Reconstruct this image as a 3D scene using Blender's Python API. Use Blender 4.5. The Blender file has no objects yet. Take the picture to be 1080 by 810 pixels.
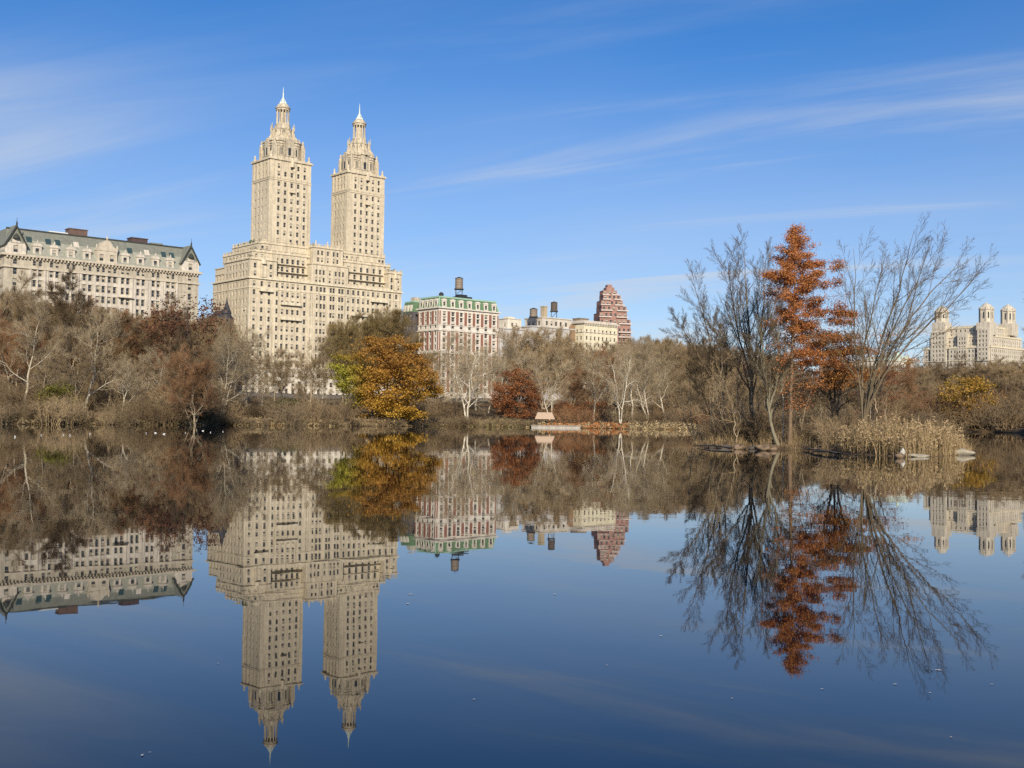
import bpy, math, random
import numpy as np
from mathutils import Matrix, Vector

scene = bpy.context.scene
col = scene.collection
R = math.radians

# ------------------------------------------------------------------ camera
CAM_H, F, PITCH, ROLL = 1.6, 1200.0, R(1.87), R(0.75)
cam_data = bpy.data.cameras.new("camera")
cam = bpy.data.objects.new("camera", cam_data)
col.objects.link(cam)
cam_data.lens = 40.0
cam_data.sensor_width = 36.0
cam_data.clip_start = 0.1
cam_data.clip_end = 12000
fw = Vector((0, math.cos(PITCH), math.sin(PITCH)))
rt = Vector((1, 0, 0))
up = Vector((0, -math.sin(PITCH), math.cos(PITCH)))
rc = rt * math.cos(ROLL) + up * math.sin(ROLL)
uc = -rt * math.sin(ROLL) + up * math.cos(ROLL)
m = Matrix((rc, uc, -fw)).transposed().to_4x4()
m.translation = Vector((0, 0, CAM_H))
cam.matrix_world = m
scene.camera = cam

# ------------------------------------------------------------------ light
SUN_AZ, SUN_EL = R(174), R(25)          # azimuth clockwise from +Y
scene.view_settings.view_transform = 'Standard'
scene.view_settings.look = 'None'
scene.view_settings.exposure = 0.14
scene.view_settings.gamma = 1.0
sun_d = bpy.data.lights.new("sun", 'SUN')
sun_d.energy = 5.0
sun_d.angle = R(0.53)
sun_d.color = (1.0, 0.895, 0.73)
sun = bpy.data.objects.new("sun", sun_d)
col.objects.link(sun)
sv = Vector((math.sin(SUN_AZ) * math.cos(SUN_EL), math.cos(SUN_AZ) * math.cos(SUN_EL), math.sin(SUN_EL)))
sun.rotation_euler = sv.to_track_quat('Z', 'Y').to_euler()
sun.location = (0, -40, 60)

world = bpy.data.worlds.new("World")
scene.world = world
world.use_nodes = True
wn, wl = world.node_tree.nodes, world.node_tree.links
wn.clear()


def wnode(t, **kw):
    nd = wn.new(t)
    for k, v in kw.items():
        setattr(nd, k, v)
    return nd


def wmath(op, a, b=None, c=None, clamp=False):
    nd = wnode('ShaderNodeMath', operation=op, use_clamp=clamp)
    for i, v in enumerate((a, b, c)):
        if v is None:
            continue
        if isinstance(v, (int, float)):
            nd.inputs[i].default_value = v
        else:
            wl.new(v, nd.inputs[i])
    return nd.outputs[0]


sky = wnode('ShaderNodeTexSky', sky_type='NISHITA')
sky.sun_disc = False
sky.sun_elevation = SUN_EL
sky.sun_rotation = SUN_AZ
sky.altitude = 0
sky.air_density = 1.0
sky.dust_density = 0.0
sky.ozone_density = 4.5
tc = wnode('ShaderNodeTexCoord')
sx = wnode('ShaderNodeSeparateXYZ')
wl.new(tc.outputs['Generated'], sx.inputs[0])
zz = wmath('ADD', wmath('MAXIMUM', sx.outputs[2], 0.0), 0.11)
uu = wmath('DIVIDE', sx.outputs[0], zz)
vv = wmath('DIVIDE', sx.outputs[1], zz)
# thin cirrus: noise stretched along the wind, broken up by a broad second noise
u2 = wmath('SUBTRACT', wmath('MULTIPLY', uu, 0.36), wmath('MULTIPLY', vv, 0.16))
v2 = wmath('ADD', wmath('MULTIPLY', vv, 2.2), wmath('MULTIPLY', uu, 1.06))
cv = wnode('ShaderNodeCombineXYZ')
wl.new(u2, cv.inputs[0]); wl.new(v2, cv.inputs[1])
cv.inputs[2].default_value = 3.7
nz = wnode('ShaderNodeTexNoise')
nz.inputs['Scale'].default_value = 1.0
nz.inputs['Detail'].default_value = 7.0
nz.inputs['Roughness'].default_value = 0.56
nz.inputs['Distortion'].default_value = 0.5
wl.new(cv.outputs[0], nz.inputs['Vector'])
cv2 = wnode('ShaderNodeCombineXYZ')
wl.new(uu, cv2.inputs[0]); wl.new(vv, cv2.inputs[1])
cv2.inputs[2].default_value = 8.2
nb = wnode('ShaderNodeTexNoise')
nb.inputs['Scale'].default_value = 0.42
nb.inputs['Detail'].default_value = 3.0
wl.new(cv2.outputs[0], nb.inputs['Vector'])
mr = wnode('ShaderNodeMapRange', interpolation_type='SMOOTHSTEP')
mr.inputs[1].default_value = 0.47; mr.inputs[2].default_value = 0.74
wl.new(nz.outputs['Fac'], mr.inputs[0])
mr2 = wnode('ShaderNodeMapRange', interpolation_type='SMOOTHSTEP')
mr2.inputs[1].default_value = 0.30; mr2.inputs[2].default_value = 0.60
wl.new(nb.outputs['Fac'], mr2.inputs[0])
streak = wmath('MULTIPLY', mr.outputs[0], mr2.outputs[0])
mr3 = wnode('ShaderNodeMapRange', interpolation_type='SMOOTHSTEP')   # broad thin veil
mr3.inputs[1].default_value = 0.42; mr3.inputs[2].default_value = 0.80
wl.new(nb.outputs['Fac'], mr3.inputs[0])
hi = wnode('ShaderNodeMapRange', interpolation_type='SMOOTHSTEP')
hi.inputs[1].default_value = 0.20; hi.inputs[2].default_value = 0.33
hi.inputs[3].default_value = 1.0; hi.inputs[4].default_value = 0.25
wl.new(sx.outputs[2], hi.inputs[0])
streak = wmath('MULTIPLY', streak, hi.outputs[0])
cloud = wmath('ADD', wmath('MULTIPLY', streak, 0.74), wmath('MULTIPLY', mr3.outputs[0], 0.16), clamp=True)
lowfade = wnode('ShaderNodeMapRange', interpolation_type='SMOOTHSTEP')
lowfade.inputs[1].default_value = 0.0; lowfade.inputs[2].default_value = 0.10
wl.new(sx.outputs[2], lowfade.inputs[0])
side = wnode('ShaderNodeMapRange', interpolation_type='SMOOTHSTEP')      # the streaks lie over one half of the sky
side.inputs[1].default_value = -0.22; side.inputs[2].default_value = 0.12
side.inputs[3].default_value = 0.22; side.inputs[4].default_value = 1.0
wl.new(sx.outputs[0], side.inputs[0])
cloud = wmath('MULTIPLY', wmath('MULTIPLY', cloud, lowfade.outputs[0]), side.outputs[0])
veil = wnode('ShaderNodeMapRange', interpolation_type='SMOOTHSTEP')      # thin high haze, denser low down
veil.inputs[1].default_value = 0.08; veil.inputs[2].default_value = 0.36
veil.inputs[3].default_value = 0.34; veil.inputs[4].default_value = 0.0
wl.new(sx.outputs[2], veil.inputs[0])
vmod = wmath('ADD', wmath('MULTIPLY', nz.outputs['Fac'], 0.9), 0.55)
cloud = wmath('ADD', cloud, wmath('MULTIPLY', veil.outputs[0], vmod), clamp=True)
pw_ = wnode('ShaderNodeMapRange', interpolation_type='SMOOTHSTEP')       # a broad thin cloud over the long building
pw_.inputs[1].default_value = -0.20; pw_.inputs[2].default_value = -0.40
pw_.inputs[3].default_value = 0.0; pw_.inputs[4].default_value = 0.34
wl.new(sx.outputs[0], pw_.inputs[0])
pz = wnode('ShaderNodeMapRange', interpolation_type='SMOOTHSTEP')
pz.inputs[1].default_value = 0.31; pz.inputs[2].default_value = 0.20
wl.new(sx.outputs[2], pz.inputs[0])
ps = wnode('ShaderNodeMapRange', interpolation_type='SMOOTHSTEP')
ps.inputs[1].default_value = 0.36; ps.inputs[2].default_value = 0.72
wl.new(nz.outputs['Fac'], ps.inputs[0])
cloud = wmath('ADD', cloud, wmath('MULTIPLY', wmath('MULTIPLY', pw_.outputs[0], pz.outputs[0]), ps.outputs[0]), clamp=True)
mixc = wnode('ShaderNodeMix', data_type='RGBA')
wl.new(cloud, mixc.inputs['Factor'])
hsv = wnode('ShaderNodeHueSaturation')
hsv.inputs['Saturation'].default_value = 1.27
wl.new(sky.outputs[0], hsv.inputs['Color'])
tint = wnode('ShaderNodeMix', data_type='RGBA', blend_type='MULTIPLY')
tint.inputs['Factor'].default_value = 1.0
tint.inputs['B'].default_value = (1.0, .95, 1.10, 1)
wl.new(hsv.outputs[0], tint.inputs['A'])
wl.new(tint.outputs['Result'], mixc.inputs['A'])
mixc.inputs['B'].default_value = (5.9, 6.2, 6.6, 1)
bg = wnode('ShaderNodeBackground')
bg.inputs['Strength'].default_value = 0.099
wl.new(mixc.outputs['Result'], bg.inputs['Color'])
wo = wnode('ShaderNodeOutputWorld')
wl.new(bg.outputs[0], wo.inputs['Surface'])

scene.cycles.use_denoising = False
scene.cycles.max_bounces = 6
scene.cycles.diffuse_bounces = 3
scene.cycles.transparent_max_bounces = 6


# ------------------------------------------------------------------ picture geometry -> places
def ray(px, py):
    x, y = px - 540, 405 - py
    X = x * math.cos(ROLL) - y * math.sin(ROLL)
    Y = x * math.sin(ROLL) + y * math.cos(ROLL)
    return np.array([X, F * math.cos(PITCH) - Y * math.sin(PITCH), F * math.sin(PITCH) + Y * math.cos(PITCH)])


def at(px, py, D):
    d = ray(px, py)
    return np.array([0, 0, CAM_H]) + d * D / d[1]


AV_A = np.array([-80.6, 447.8])
AV_U = np.array([.756, .655]); AV_U /= np.linalg.norm(AV_U)
AV_N = np.array([AV_U[1], -AV_U[0]])
AV_ROT = math.atan2(AV_U[1], AV_U[0])


def avenue(s, back=0.0):
    return AV_A + AV_U * s - AV_N * back


# ------------------------------------------------------------------ tagging
def tag(o, label=None, cat=None, group=None, kind=None):
    if label: o['label'] = label
    if cat: o['category'] = cat
    if group: o['group'] = group
    if kind: o['kind'] = kind
    return o


def empty(name, loc, rz=0.0, parent=None):
    o = bpy.data.objects.new(name, None)
    o.empty_display_size = 0.5
    o.location = loc
    o.rotation_euler = (0, 0, rz)
    o.parent = parent
    col.objects.link(o)
    return o


def link(name, me, parent=None, loc=None, matrix=None):
    o = bpy.data.objects.new(name, me)
    o.parent = parent
    if loc is not None: o.location = loc
    if matrix is not None: o.matrix_local = matrix
    col.objects.link(o)
    return o


def copy_tree(o, parent=None):
    kids = list(o.children)
    c = o.copy()
    c.parent = parent
    col.objects.link(c)
    for k in kids:
        copy_tree(k, c)
    return c


# ------------------------------------------------------------------ materials
MATS = {}


def nodes_of(name):
    mt = bpy.data.materials.new(name)
    mt.use_nodes = True
    nt = mt.node_tree
    return mt, nt, nt.nodes['Principled BSDF']


def mat(name, c, rough=0.8, var=0.18, scale=0.5, spec=0.3, streak=0.0, bump=0.0, rnd=0.0, c2=None, metal=0.0):
    """noise-varied surface colour; streak adds vertical weathering; rnd varies it from object to object"""
    if name in MATS: return MATS[name]
    mt, nt, b = nodes_of(name)
    N, L = nt.nodes, nt.links
    g = N.new('ShaderNodeNewGeometry')
    n1 = N.new('ShaderNodeTexNoise')
    n1.inputs['Scale'].default_value = scale
    n1.inputs['Detail'].default_value = 6
    n1.inputs['Roughness'].default_value = 0.65
    L.new(g.outputs['Position'], n1.inputs['Vector'])
    mx = N.new('ShaderNodeMix'); mx.data_type = 'RGBA'
    a = [max(0, x * (1 - var)) for x in c] + [1]
    d = [min(1, x * (1 + var)) for x in (c2 or c)] + [1]
    mx.inputs['A'].default_value = a; mx.inputs['B'].default_value = d
    r = N.new('ShaderNodeMapRange')
    r.inputs[1].default_value = 0.3; r.inputs[2].default_value = 0.7
    L.new(n1.outputs['Fac'], r.inputs[0])
    L.new(r.outputs[0], mx.inputs['Factor'])
    out = mx.outputs['Result']
    if streak:
        mp = N.new('ShaderNodeMapping'); mp.inputs['Scale'].default_value = (1.3, 1.3, 0.07)
        L.new(g.outputs['Position'], mp.inputs['Vector'])
        n2 = N.new('ShaderNodeTexNoise'); n2.inputs['Scale'].default_value = 1.0; n2.inputs['Detail'].default_value = 4
        L.new(mp.outputs[0], n2.inputs['Vector'])
        r2 = N.new('ShaderNodeMapRange')
        r2.inputs[1].default_value = 0.42; r2.inputs[2].default_value = 0.75
        r2.inputs[3].default_value = 1.0; r2.inputs[4].default_value = 1.0 - streak
        L.new(n2.outputs['Fac'], r2.inputs[0])
        hs = N.new('ShaderNodeHueSaturation')
        L.new(r2.outputs[0], hs.inputs['Value']); L.new(out, hs.inputs['Color'])
        out = hs.outputs[0]
    if rnd:
        oi = N.new('ShaderNodeObjectInfo')
        r3 = N.new('ShaderNodeMapRange')
        r3.inputs[3].default_value = 1 - rnd; r3.inputs[4].default_value = 1 + rnd
        L.new(oi.outputs['Random'], r3.inputs[0])
        hs = N.new('ShaderNodeHueSaturation')
        L.new(r3.outputs[0], hs.inputs['Value']); L.new(out, hs.inputs['Color'])
        out = hs.outputs[0]
    L.new(out, b.inputs['Base Color'])
    b.inputs['Roughness'].default_value = rough
    b.inputs['Specular IOR Level'].default_value = spec
    b.inputs['Metallic'].default_value = metal
    if bump:
        bp = N.new('ShaderNodeBump'); bp.inputs['Strength'].default_value = bump
        bp.inputs['Distance'].default_value = 0.05
        L.new(n1.outputs['Fac'], bp.inputs['Height']); L.new(bp.outputs[0], b.inputs['Normal'])
    MATS[name] = mt
    return mt


def leaf_mat(name, rough=0.6, trans=0.25):
    """leaf colour comes from the mesh: each leaf spray has its own"""
    if name in MATS: return MATS[name]
    mt, nt, b = nodes_of(name)
    N, L = nt.nodes, nt.links
    at_ = N.new('ShaderNodeAttribute'); at_.attribute_name = 'leaf'
    L.new(at_.outputs['Color'], b.inputs['Base Color'])
    b.inputs['Roughness'].default_value = rough
    b.inputs['Specular IOR Level'].default_value = 0.2
    tr = N.new('ShaderNodeBsdfTranslucent')
    L.new(at_.outputs['Color'], tr.inputs['Color'])
    ms = N.new('ShaderNodeMixShader'); ms.inputs[0].default_value = trans
    L.new(b.outputs[0], ms.inputs[1]); L.new(tr.outputs[0], ms.inputs[2])
    L.new(ms.outputs[0], N['Material Output'].inputs['Surface'])
    MATS[name] = mt
    return mt


STONE = mat('cream_brick', (.625, .54, .395), var=.17, scale=.9, streak=.36)
STONE_TRIM = mat('cream_terracotta', (.70, .62, .46), var=.14, scale=.8, streak=.38)
STONE_PALE = mat('pale_limestone', (.68, .62, .51), var=.12, scale=.4, streak=.2)
COPPER_PALE = mat('pale_verdigris', (.62, .70, .62), var=.18, scale=1.2, rough=.6)
GLASS = mat('window_glass', (.035, .037, .04), rough=.12, var=.4, scale=.7, spec=.5)
BLIND = mat('window_blind', (.40, .36, .29), rough=.5, var=.25, scale=.9)
FRAME = mat('window_frame', (.42, .37, .29), var=.1)
FRAME_DARK = mat('dark_frame', (.10, .10, .09), var=.1)
ROOF_DARK = mat('flat_roof', (.16, .15, .14), var=.25, scale=.5)
PLANT_GREEN = mat('terrace_planting', (.045, .07, .03), var=.5, scale=2.0)
IRON = mat('dark_iron', (.03, .032, .035), rough=.6, var=.2)


# ------------------------------------------------------------------ mesh builder
class MB:
    def __init__(self):
        self.v, self.f, self.m = [], [], []

    def add(self, verts, faces, mi=0):
        o = len(self.v)
        self.v.extend([tuple(map(float, p)) for p in verts])
        for f in faces:
            self.f.append(tuple(i + o for i in f)); self.m.append(mi)

    def quad(self, a, b, c, d, mi=0):
        self.add((a, b, c, d), ((0, 1, 2, 3),), mi)

    def box(self, x0, y0, z0, x1, y1, z1, mi=0):
        self.add([(x0, y0, z0), (x1, y0, z0), (x1, y1, z0), (x0, y1, z0), (x0, y0, z1), (x1, y0, z1), (x1, y1, z1), (x0, y1, z1)],
                 [(0, 3, 2, 1), (4, 5, 6, 7), (0, 1, 5, 4), (1, 2, 6, 5), (2, 3, 7, 6), (3, 0, 4, 7)], mi)

    def prism(self, poly, z0, z1, top=None, mi=0, cap=True):
        """poly: ccw points; top: another outline of the same count (frustum)"""
        n = len(poly); top = top or poly
        vs = [(x, y, z0) for x, y in poly] + [(x, y, z1) for x, y in top]
        fs = [(i, (i + 1) % n, n + (i + 1) % n, n + i) for i in range(n)]
        if cap: fs += [tuple(range(n, 2 * n)), tuple(range(n - 1, -1, -1))]
        self.add(vs, fs, mi)

    def lathe(self, cx, cy, prof, n=12, mi=0, ph=0.0):
        vs, fs = [], []
        for r, z in prof:
            for k in range(n):
                a = 2 * math.pi * k / n + ph
                vs.append((cx + r * math.cos(a), cy + r * math.sin(a), z))
        for j in range(len(prof) - 1):
            for k in range(n):
                fs.append((j * n + k, j * n + (k + 1) % n, (j + 1) * n + (k + 1) % n, (j + 1) * n + k))
        fs.append(tuple(range(n - 1, -1, -1)))
        fs.append(tuple((len(prof) - 1) * n + k for k in range(n)))
        self.add(vs, fs, mi)

    def bar(self, p, q, r, n=5, mi=0, r2=None):
        p, q = Vector(p), Vector(q)
        d = (q - p).normalized()
        a = d.orthogonal().normalized(); b = d.cross(a)
        r2 = r if r2 is None else r2
        vs = []
        for c, rr in ((p, r), (q, r2)):
            for k in range(n):
                t = 2 * math.pi * k / n
                vs.append(c + a * rr * math.cos(t) + b * rr * math.sin(t))
        fs = [(k, (k + 1) % n, n + (k + 1) % n, n + k) for k in range(n)] + [tuple(range(n - 1, -1, -1)), tuple(range(n, 2 * n))]
        self.add(vs, fs, mi)

    def wall(self, O, a, b, W, H, wins, dep=.3, mi=0):
        """a wall sheet with real openings and reveals; a: along, b: inward; wins: (x0,z0,x1,z1)"""
        O, a, b = Vector(O), Vector(a), Vector(b)
        P = lambda x, z, d=0.0: O + a * x + b * d + Vector((0, 0, z))
        zs = sorted({0.0, H} | {w[1] for w in wins} | {w[3] for w in wins})
        for z0, z1 in zip(zs, zs[1:]):
            if z1 - z0 < 1e-6: continue
            zc = (z0 + z1) / 2
            cuts = sorted((w[0], w[2]) for w in wins if w[1] < zc < w[3])
            x = 0.0
            for c0, c1 in cuts + [(W, W)]:
                if c0 - x > 1e-6: self.quad(P(x, z0), P(c0, z0), P(c0, z1), P(x, z1), mi)
                x = c1
        for x0, z0, x1, z1 in wins:
            for p, q in (((x0, z0), (x1, z0)), ((x1, z0), (x1, z1)), ((x1, z1), (x0, z1)), ((x0, z1), (x0, z0))):
                self.quad(P(*p), P(*q), P(*q, dep), P(*p, dep), mi)

    def build(self, name, mats, parent=None, loc=None, smooth=False):
        me = bpy.data.meshes.new(name)
        me.from_pydata(self.v, [], self.f)
        for mm in (mats if isinstance(mats, (list, tuple)) else [mats]): me.materials.append(mm)
        me.polygons.foreach_set('material_index', self.m)
        if smooth: me.polygons.foreach_set('use_smooth', [True] * len(self.f))
        me.update()
        return link(name, me, parent, loc)


class House:
    """one building: a frame on the avenue; X along the street, Y into the block, Z up. Collects its windows."""
    def __init__(self, name, s, back, z, label, cat='building', rz=None, xy=None):
        p = avenue(s, back) if xy is None else xy
        self.root = empty(name, (p[0], p[1], z), AV_ROT if rz is None else rz)
        tag(self.root, label, cat)
        self.wins = []
        self.rng = random.Random(int(s * 10) + 7)

    def block(self, mb, x0, y0, x1, y1, z0, z1, ex=(), sy=(), rows=(), w=1.2, h=1.8, dep=.3, owner=None, mi=0, roof=True, swin=None, skip=0.0):
        """a box volume whose street front and south side carry windows at centres ex / sy (absolute x / y) and sill heights rows"""
        for kind, centres in (('e', ex), ('s', sy)):
            wins = []
            ww = w if kind == 'e' or swin is None else swin
            for cx in centres:
                cw = ww
                if isinstance(cx, tuple): cx, cw = cx
                for zr in rows:
                    hh = h
                    if isinstance(zr, tuple): zr, hh = zr
                    if not (z0 < zr and zr + hh < z1): continue
                    if skip and self.rng.random() < skip: continue
                    l = (cx - x0 if kind == 'e' else y1 - cx) - cw / 2
                    wins.append((l, zr - z0, l + cw, zr - z0 + hh))
            if kind == 'e':
                O, a, b, W = (x0, y0, z0), (1, 0, 0), (0, 1, 0), x1 - x0
            else:
                O, a, b, W = (x0, y1, z0), (0, -1, 0), (1, 0, 0), y1 - y0
            mb.wall(O, a, b, W, z1 - z0, wins, dep, mi)
            for q in wins:
                pos = Vector(O) + Vector(a) * q[0] + Vector(b) * dep + Vector((0, 0, q[1]))
                self.wins.append((pos, kind, round(q[2] - q[0], 2), round(q[3] - q[1], 2), owner))
        mb.quad((x1, y0, z0), (x1, y1, z0), (x1, y1, z1), (x1, y0, z1), mi)
        mb.quad((x0, y1, z0), (x1, y1, z0), (x1, y1, z1), (x0, y1, z1), mi)
        if roof: mb.quad((x0, y0, z1), (x1, y0, z1), (x1, y1, z1), (x0, y1, z1), mi)

    def finish(self, zmin=0.0, limit=100, blind=.3, frame=None):
        """every window is a part of its own up to the limit (highest first: those the trees do not hide), the rest one part"""
        frame = frame or FRAME
        key = lambda q: -(q[0].z + (self.zoff.get(q[4], 0) if hasattr(self, 'zoff') else 0)) + (6 if q[1] == 's' else 0)
        ws = sorted(self.wins, key=key)
        rest = MB()
        for i, (pos, kind, w, h, owner) in enumerate(ws):
            var = 1 if self.rng.random() < blind else 0
            rot = Matrix.Identity(4) if kind == 'e' else Matrix.Rotation(-math.pi / 2, 4, 'Z')
            M = Matrix.Translation(pos) @ rot
            par = owner or self.root
            if i < limit:
                me = window_mesh(w, h, var, frame)
                link('window', me, par, matrix=M)
            else:
                off = Matrix.Identity(4) if owner is None else Matrix.Translation(owner.location)
                vs, fs, ms = window_geo(w, h, var)
                rest.add([off @ M @ Vector(v) for v in vs], [], 0)
                o = len(rest.v) - len(vs)
                for f, mm in zip(fs, ms):
                    rest.f.append(tuple(k + o for k in f)); rest.m.append(mm)
        if rest.v:
            o = rest.build('window_glazing', [GLASS, frame, BLIND], self.root)
            o['kind'] = 'stuff'


def window_geo(w, h, var):
    b = MB()
    t = min(.11, w * .1)
    zb = 0 if var == 0 else h * .45
    b.quad((0, 0, 0), (w, 0, 0), (w, 0, h), (0, 0, h), 0)
    if var: b.quad((t, -.012, zb), (w - t, -.012, zb), (w - t, -.012, h - t), (t, -.012, h - t), 2)
    for x0, z0, x1, z1 in ((0, 0, t, h), (w - t, 0, w, h), (t, 0, w - t, t), (t, h - t, w - t, h), (t, h * .48, w - t, h * .48 + t * .8)):
        b.box(x0, -.05, z0, x1, -.004, z1, 1)
    return b.v, b.f, b.m


WIN_CACHE = {}


def window_mesh(w, h, var, frame):
    k = (w, h, var, frame.name)
    if k not in WIN_CACHE:
        v, f, ms = window_geo(w, h, var)
        me = bpy.data.meshes.new('window')
        me.from_pydata(v, [], f)
        for mm in (GLASS, frame, BLIND): me.materials.append(mm)
        me.polygons.foreach_set('material_index', ms)
        me.update()
        WIN_CACHE[k] = me
    return WIN_CACHE[k]


def ring(mb, x0, y0, x1, y1, z0, z1, p, mi=0):
    mb.box(x0 - p, y0 - p, z0, x1 + p, y1 + p, z1, mi)


def spread(a, b, n):
    return [a + (b - a) * (i + .5) / n for i in range(n)]


def balustrade(mb, x0, y0, x1, y1, z, h=1.1, step=2.6, mi=0):
    """parapet rail with piers along the front and the south edge"""
    for (ax, ay, bx, by) in ((x0, y0, x1, y0), (x0, y0, x0, y1)):
        L = math.hypot(bx - ax, by - ay); n = max(1, int(L / step))
        for i in range(n + 1):
            t = i / n; px, py = ax + (bx - ax) * t, ay + (by - ay) * t
            mb.box(px - .22, py - .22, z, px + .22, py + .22, z + h + .25, mi)
        if ay == by:
            mb.box(ax, ay - .15, z + h - .2, bx, ay + .15, z + h, mi); mb.box(ax, ay - .1, z + .003, bx, ay + .1, z + h * .55, mi)
        else:
            mb.box(ax - .15, ay, z + h - .2, ax + .15, by, z + h, mi); mb.box(ax - .1, ay, z + .003, ax + .1, by, z + h * .55, mi)


# ------------------------------------------------------------------ ground and water
SHORE = [(-2.0, 150), (-1.0, 165), (-.60, 180), (-.45, 186), (-.37, 200), (-.26, 228), (-.165, 245), (-.10, 275), (-.07, 294), (0, 296),
         (.05, 292), (.13, 290), (.20, 320), (.30, 360), (.42, 385), (.452, 330), (.475, 76), (.60, 62), (1.0, 55), (2.0, 50)]
SH_T = [q[0] for q in SHORE]; SH_D = [q[1] for q in SHORE]
wob = np.random.default_rng(5).uniform(-1, 1, 64)


def wav(u):
    """an irregular wave in -1..1"""
    i = math.floor(u); f = u - i; f = f * f * (3 - 2 * f)
    return float(wob[i % 64] * (1 - f) + wob[(i + 1) % 64] * f)


def shore(t):
    return float(np.interp(t, SH_T, SH_D)) + 4.5 * wav(t * 23) + 2.2 * wav(t * 71 + 40) + 1.0 * wav(t * 190 + 11)


def wall_depth(t, back=-24.0):
    """depth of the park wall line (parallel to the avenue) along a sight line x = t*y"""
    p = avenue(0, back)
    den = AV_N[0] * t + AV_N[1]
    y = (p @ AV_N) / den if abs(den) > 1e-3 else 2000
    return min(2000.0, y) if y > 0 else 2000.0


def gz(x, y):
    y = max(y, 1.0); t = x / y
    ds = shore(t)
    if y < ds: return -1.3 * min(1.0, (ds - y) / 6.0)
    q = min(1.0, (y - ds) / max(40.0, min(wall_depth(t), 900) - ds))
    z = .22 + .5 * min(1.0, (y - ds) / 5.0) + 8.7 * (q ** .85)
    z += (.35 * wav(x * .11 + y * .031) + .22 * wav(x * .29 - y * .13 + 9) + .25 * wav(x * .07 + 30) * wav(y * .09)) * min(1, (y - ds) / 12)
    return z


tt = np.concatenate([np.linspace(-2.0, -.62, 10), np.linspace(-.58, .42, 330), np.linspace(.425, .62, 30), np.linspace(.7, 2.0, 8)])
rel = [-60, -30, -12, -6, -3, -1.2, 0.0, .5, 1.2, 2.5, 4.5, 7, 11, 16, 23, 32, 45, 60, 80, 105, 135, 170, 220, 290, 380, 500, 700, 1000, 1600, 2600, 4200]
V, Fq = [], []
for t in tt:
    ds = shore(t)
    for d in [-1e3] + rel:
        y = max(4.0, ds + d)
        V.append((t * y, y, gz(t * y, y) if d > -1e2 else -1.3))
nr = len(rel) + 1
for i in range(len(tt) - 1):
    for j in range(nr - 1):
        a = i * nr + j
        Fq.append((a, a + nr, a + nr + 1, a + 1))
gm = MB(); gm.v = V; gm.f = Fq; gm.m = [0] * len(Fq)

mt, nt, b = nodes_of('leaf_litter')
N, L = nt.nodes, nt.links
g = N.new('ShaderNodeNewGeometry')
na = N.new('ShaderNodeTexNoise'); na.inputs['Scale'].default_value = .16; na.inputs['Detail'].default_value = 5
nb_ = N.new('ShaderNodeTexNoise'); nb_.inputs['Scale'].default_value = 1.4; nb_.inputs['Detail'].default_value = 8; nb_.inputs['Roughness'].default_value = .7
L.new(g.outputs['Position'], na.inputs['Vector']); L.new(g.outputs['Position'], nb_.inputs['Vector'])
cr = N.new('ShaderNodeValToRGB')
els = cr.color_ramp.elements
els[0].position = .30; els[0].color = (.06, .043, .024, 1)
els[1].position = .75; els[1].color = (.22, .11, .045, 1)
e = els.new(.46); e.color = (.10, .07, .036, 1)
e = els.new(.58); e.color = (.15, .105, .055, 1)
L.new(na.outputs['Fac'], cr.inputs[0])
mx = N.new('ShaderNodeMix'); mx.data_type = 'RGBA'; mx.blend_type = 'OVERLAY'; mx.inputs['Factor'].default_value = .75
L.new(cr.outputs[0], mx.inputs['A']); L.new(nb_.outputs['Fac'], mx.inputs['B'])
L.new(mx.outputs['Result'], b.inputs['Base Color'])
b.inputs['Roughness'].default_value = .95; b.inputs['Specular IOR Level'].default_value = .1
bp = N.new('ShaderNodeBump'); bp.inputs['Strength'].default_value = .6; bp.inputs['Distance'].default_value = .2
L.new(nb_.outputs['Fac'], bp.inputs['Height']); L.new(bp.outputs[0], b.inputs['Normal'])
LITTER = mt
tag(gm.build('ground', LITTER, smooth=True), kind='structure')

mt, nt, b = nodes_of('lake_water')
N, L = nt.nodes, nt.links
b.inputs['Base Color'].default_value = (.0012, .003, .006, 1)
b.inputs['Roughness'].default_value = .012
b.inputs['IOR'].default_value = 1.333
g = N.new('ShaderNodeNewGeometry')
n1 = N.new('ShaderNodeTexNoise'); n1.inputs['Scale'].default_value = .55; n1.inputs['Detail'].default_value = 3
n2 = N.new('ShaderNodeTexNoise'); n2.inputs['Scale'].default_value = 3.2; n2.inputs['Detail'].default_value = 2
n3 = N.new('ShaderNodeTexNoise'); n3.inputs['Scale'].default_value = .035; n3.inputs['Detail'].default_value = 2
for q in (n1, n2, n3): L.new(g.outputs['Position'], q.inputs['Vector'])
ad = N.new('ShaderNodeMath'); ad.operation = 'MULTIPLY_ADD'; ad.inputs[1].default_value = .10
L.new(n2.outputs['Fac'], ad.inputs[0]); L.new(n1.outputs['Fac'], ad.inputs[2])
pw = N.new('ShaderNodeMapRange'); pw.inputs[1].default_value = .35; pw.inputs[2].default_value = .7
pw.inputs[3].default_value = .35; pw.inputs[4].default_value = 1.0
L.new(n3.outputs['Fac'], pw.inputs[0])
ml = N.new('ShaderNodeMath'); ml.operation = 'MULTIPLY'
L.new(ad.outputs[0], ml.inputs[0]); L.new(pw.outputs[0], ml.inputs[1])
bp = N.new('ShaderNodeBump'); bp.inputs['Strength'].default_value = 1.0; bp.inputs['Distance'].default_value = .0030
L.new(ml.outputs[0], bp.inputs['Height']); L.new(bp.outputs[0], b.inputs['Normal'])
WATER = mt
wm = MB()
wm.quad((-900, -120, 0), (900, -120, 0), (900, 470, 0), (-900, 470, 0))
tag(wm.build('lake_water', WATER), kind='structure')

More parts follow.
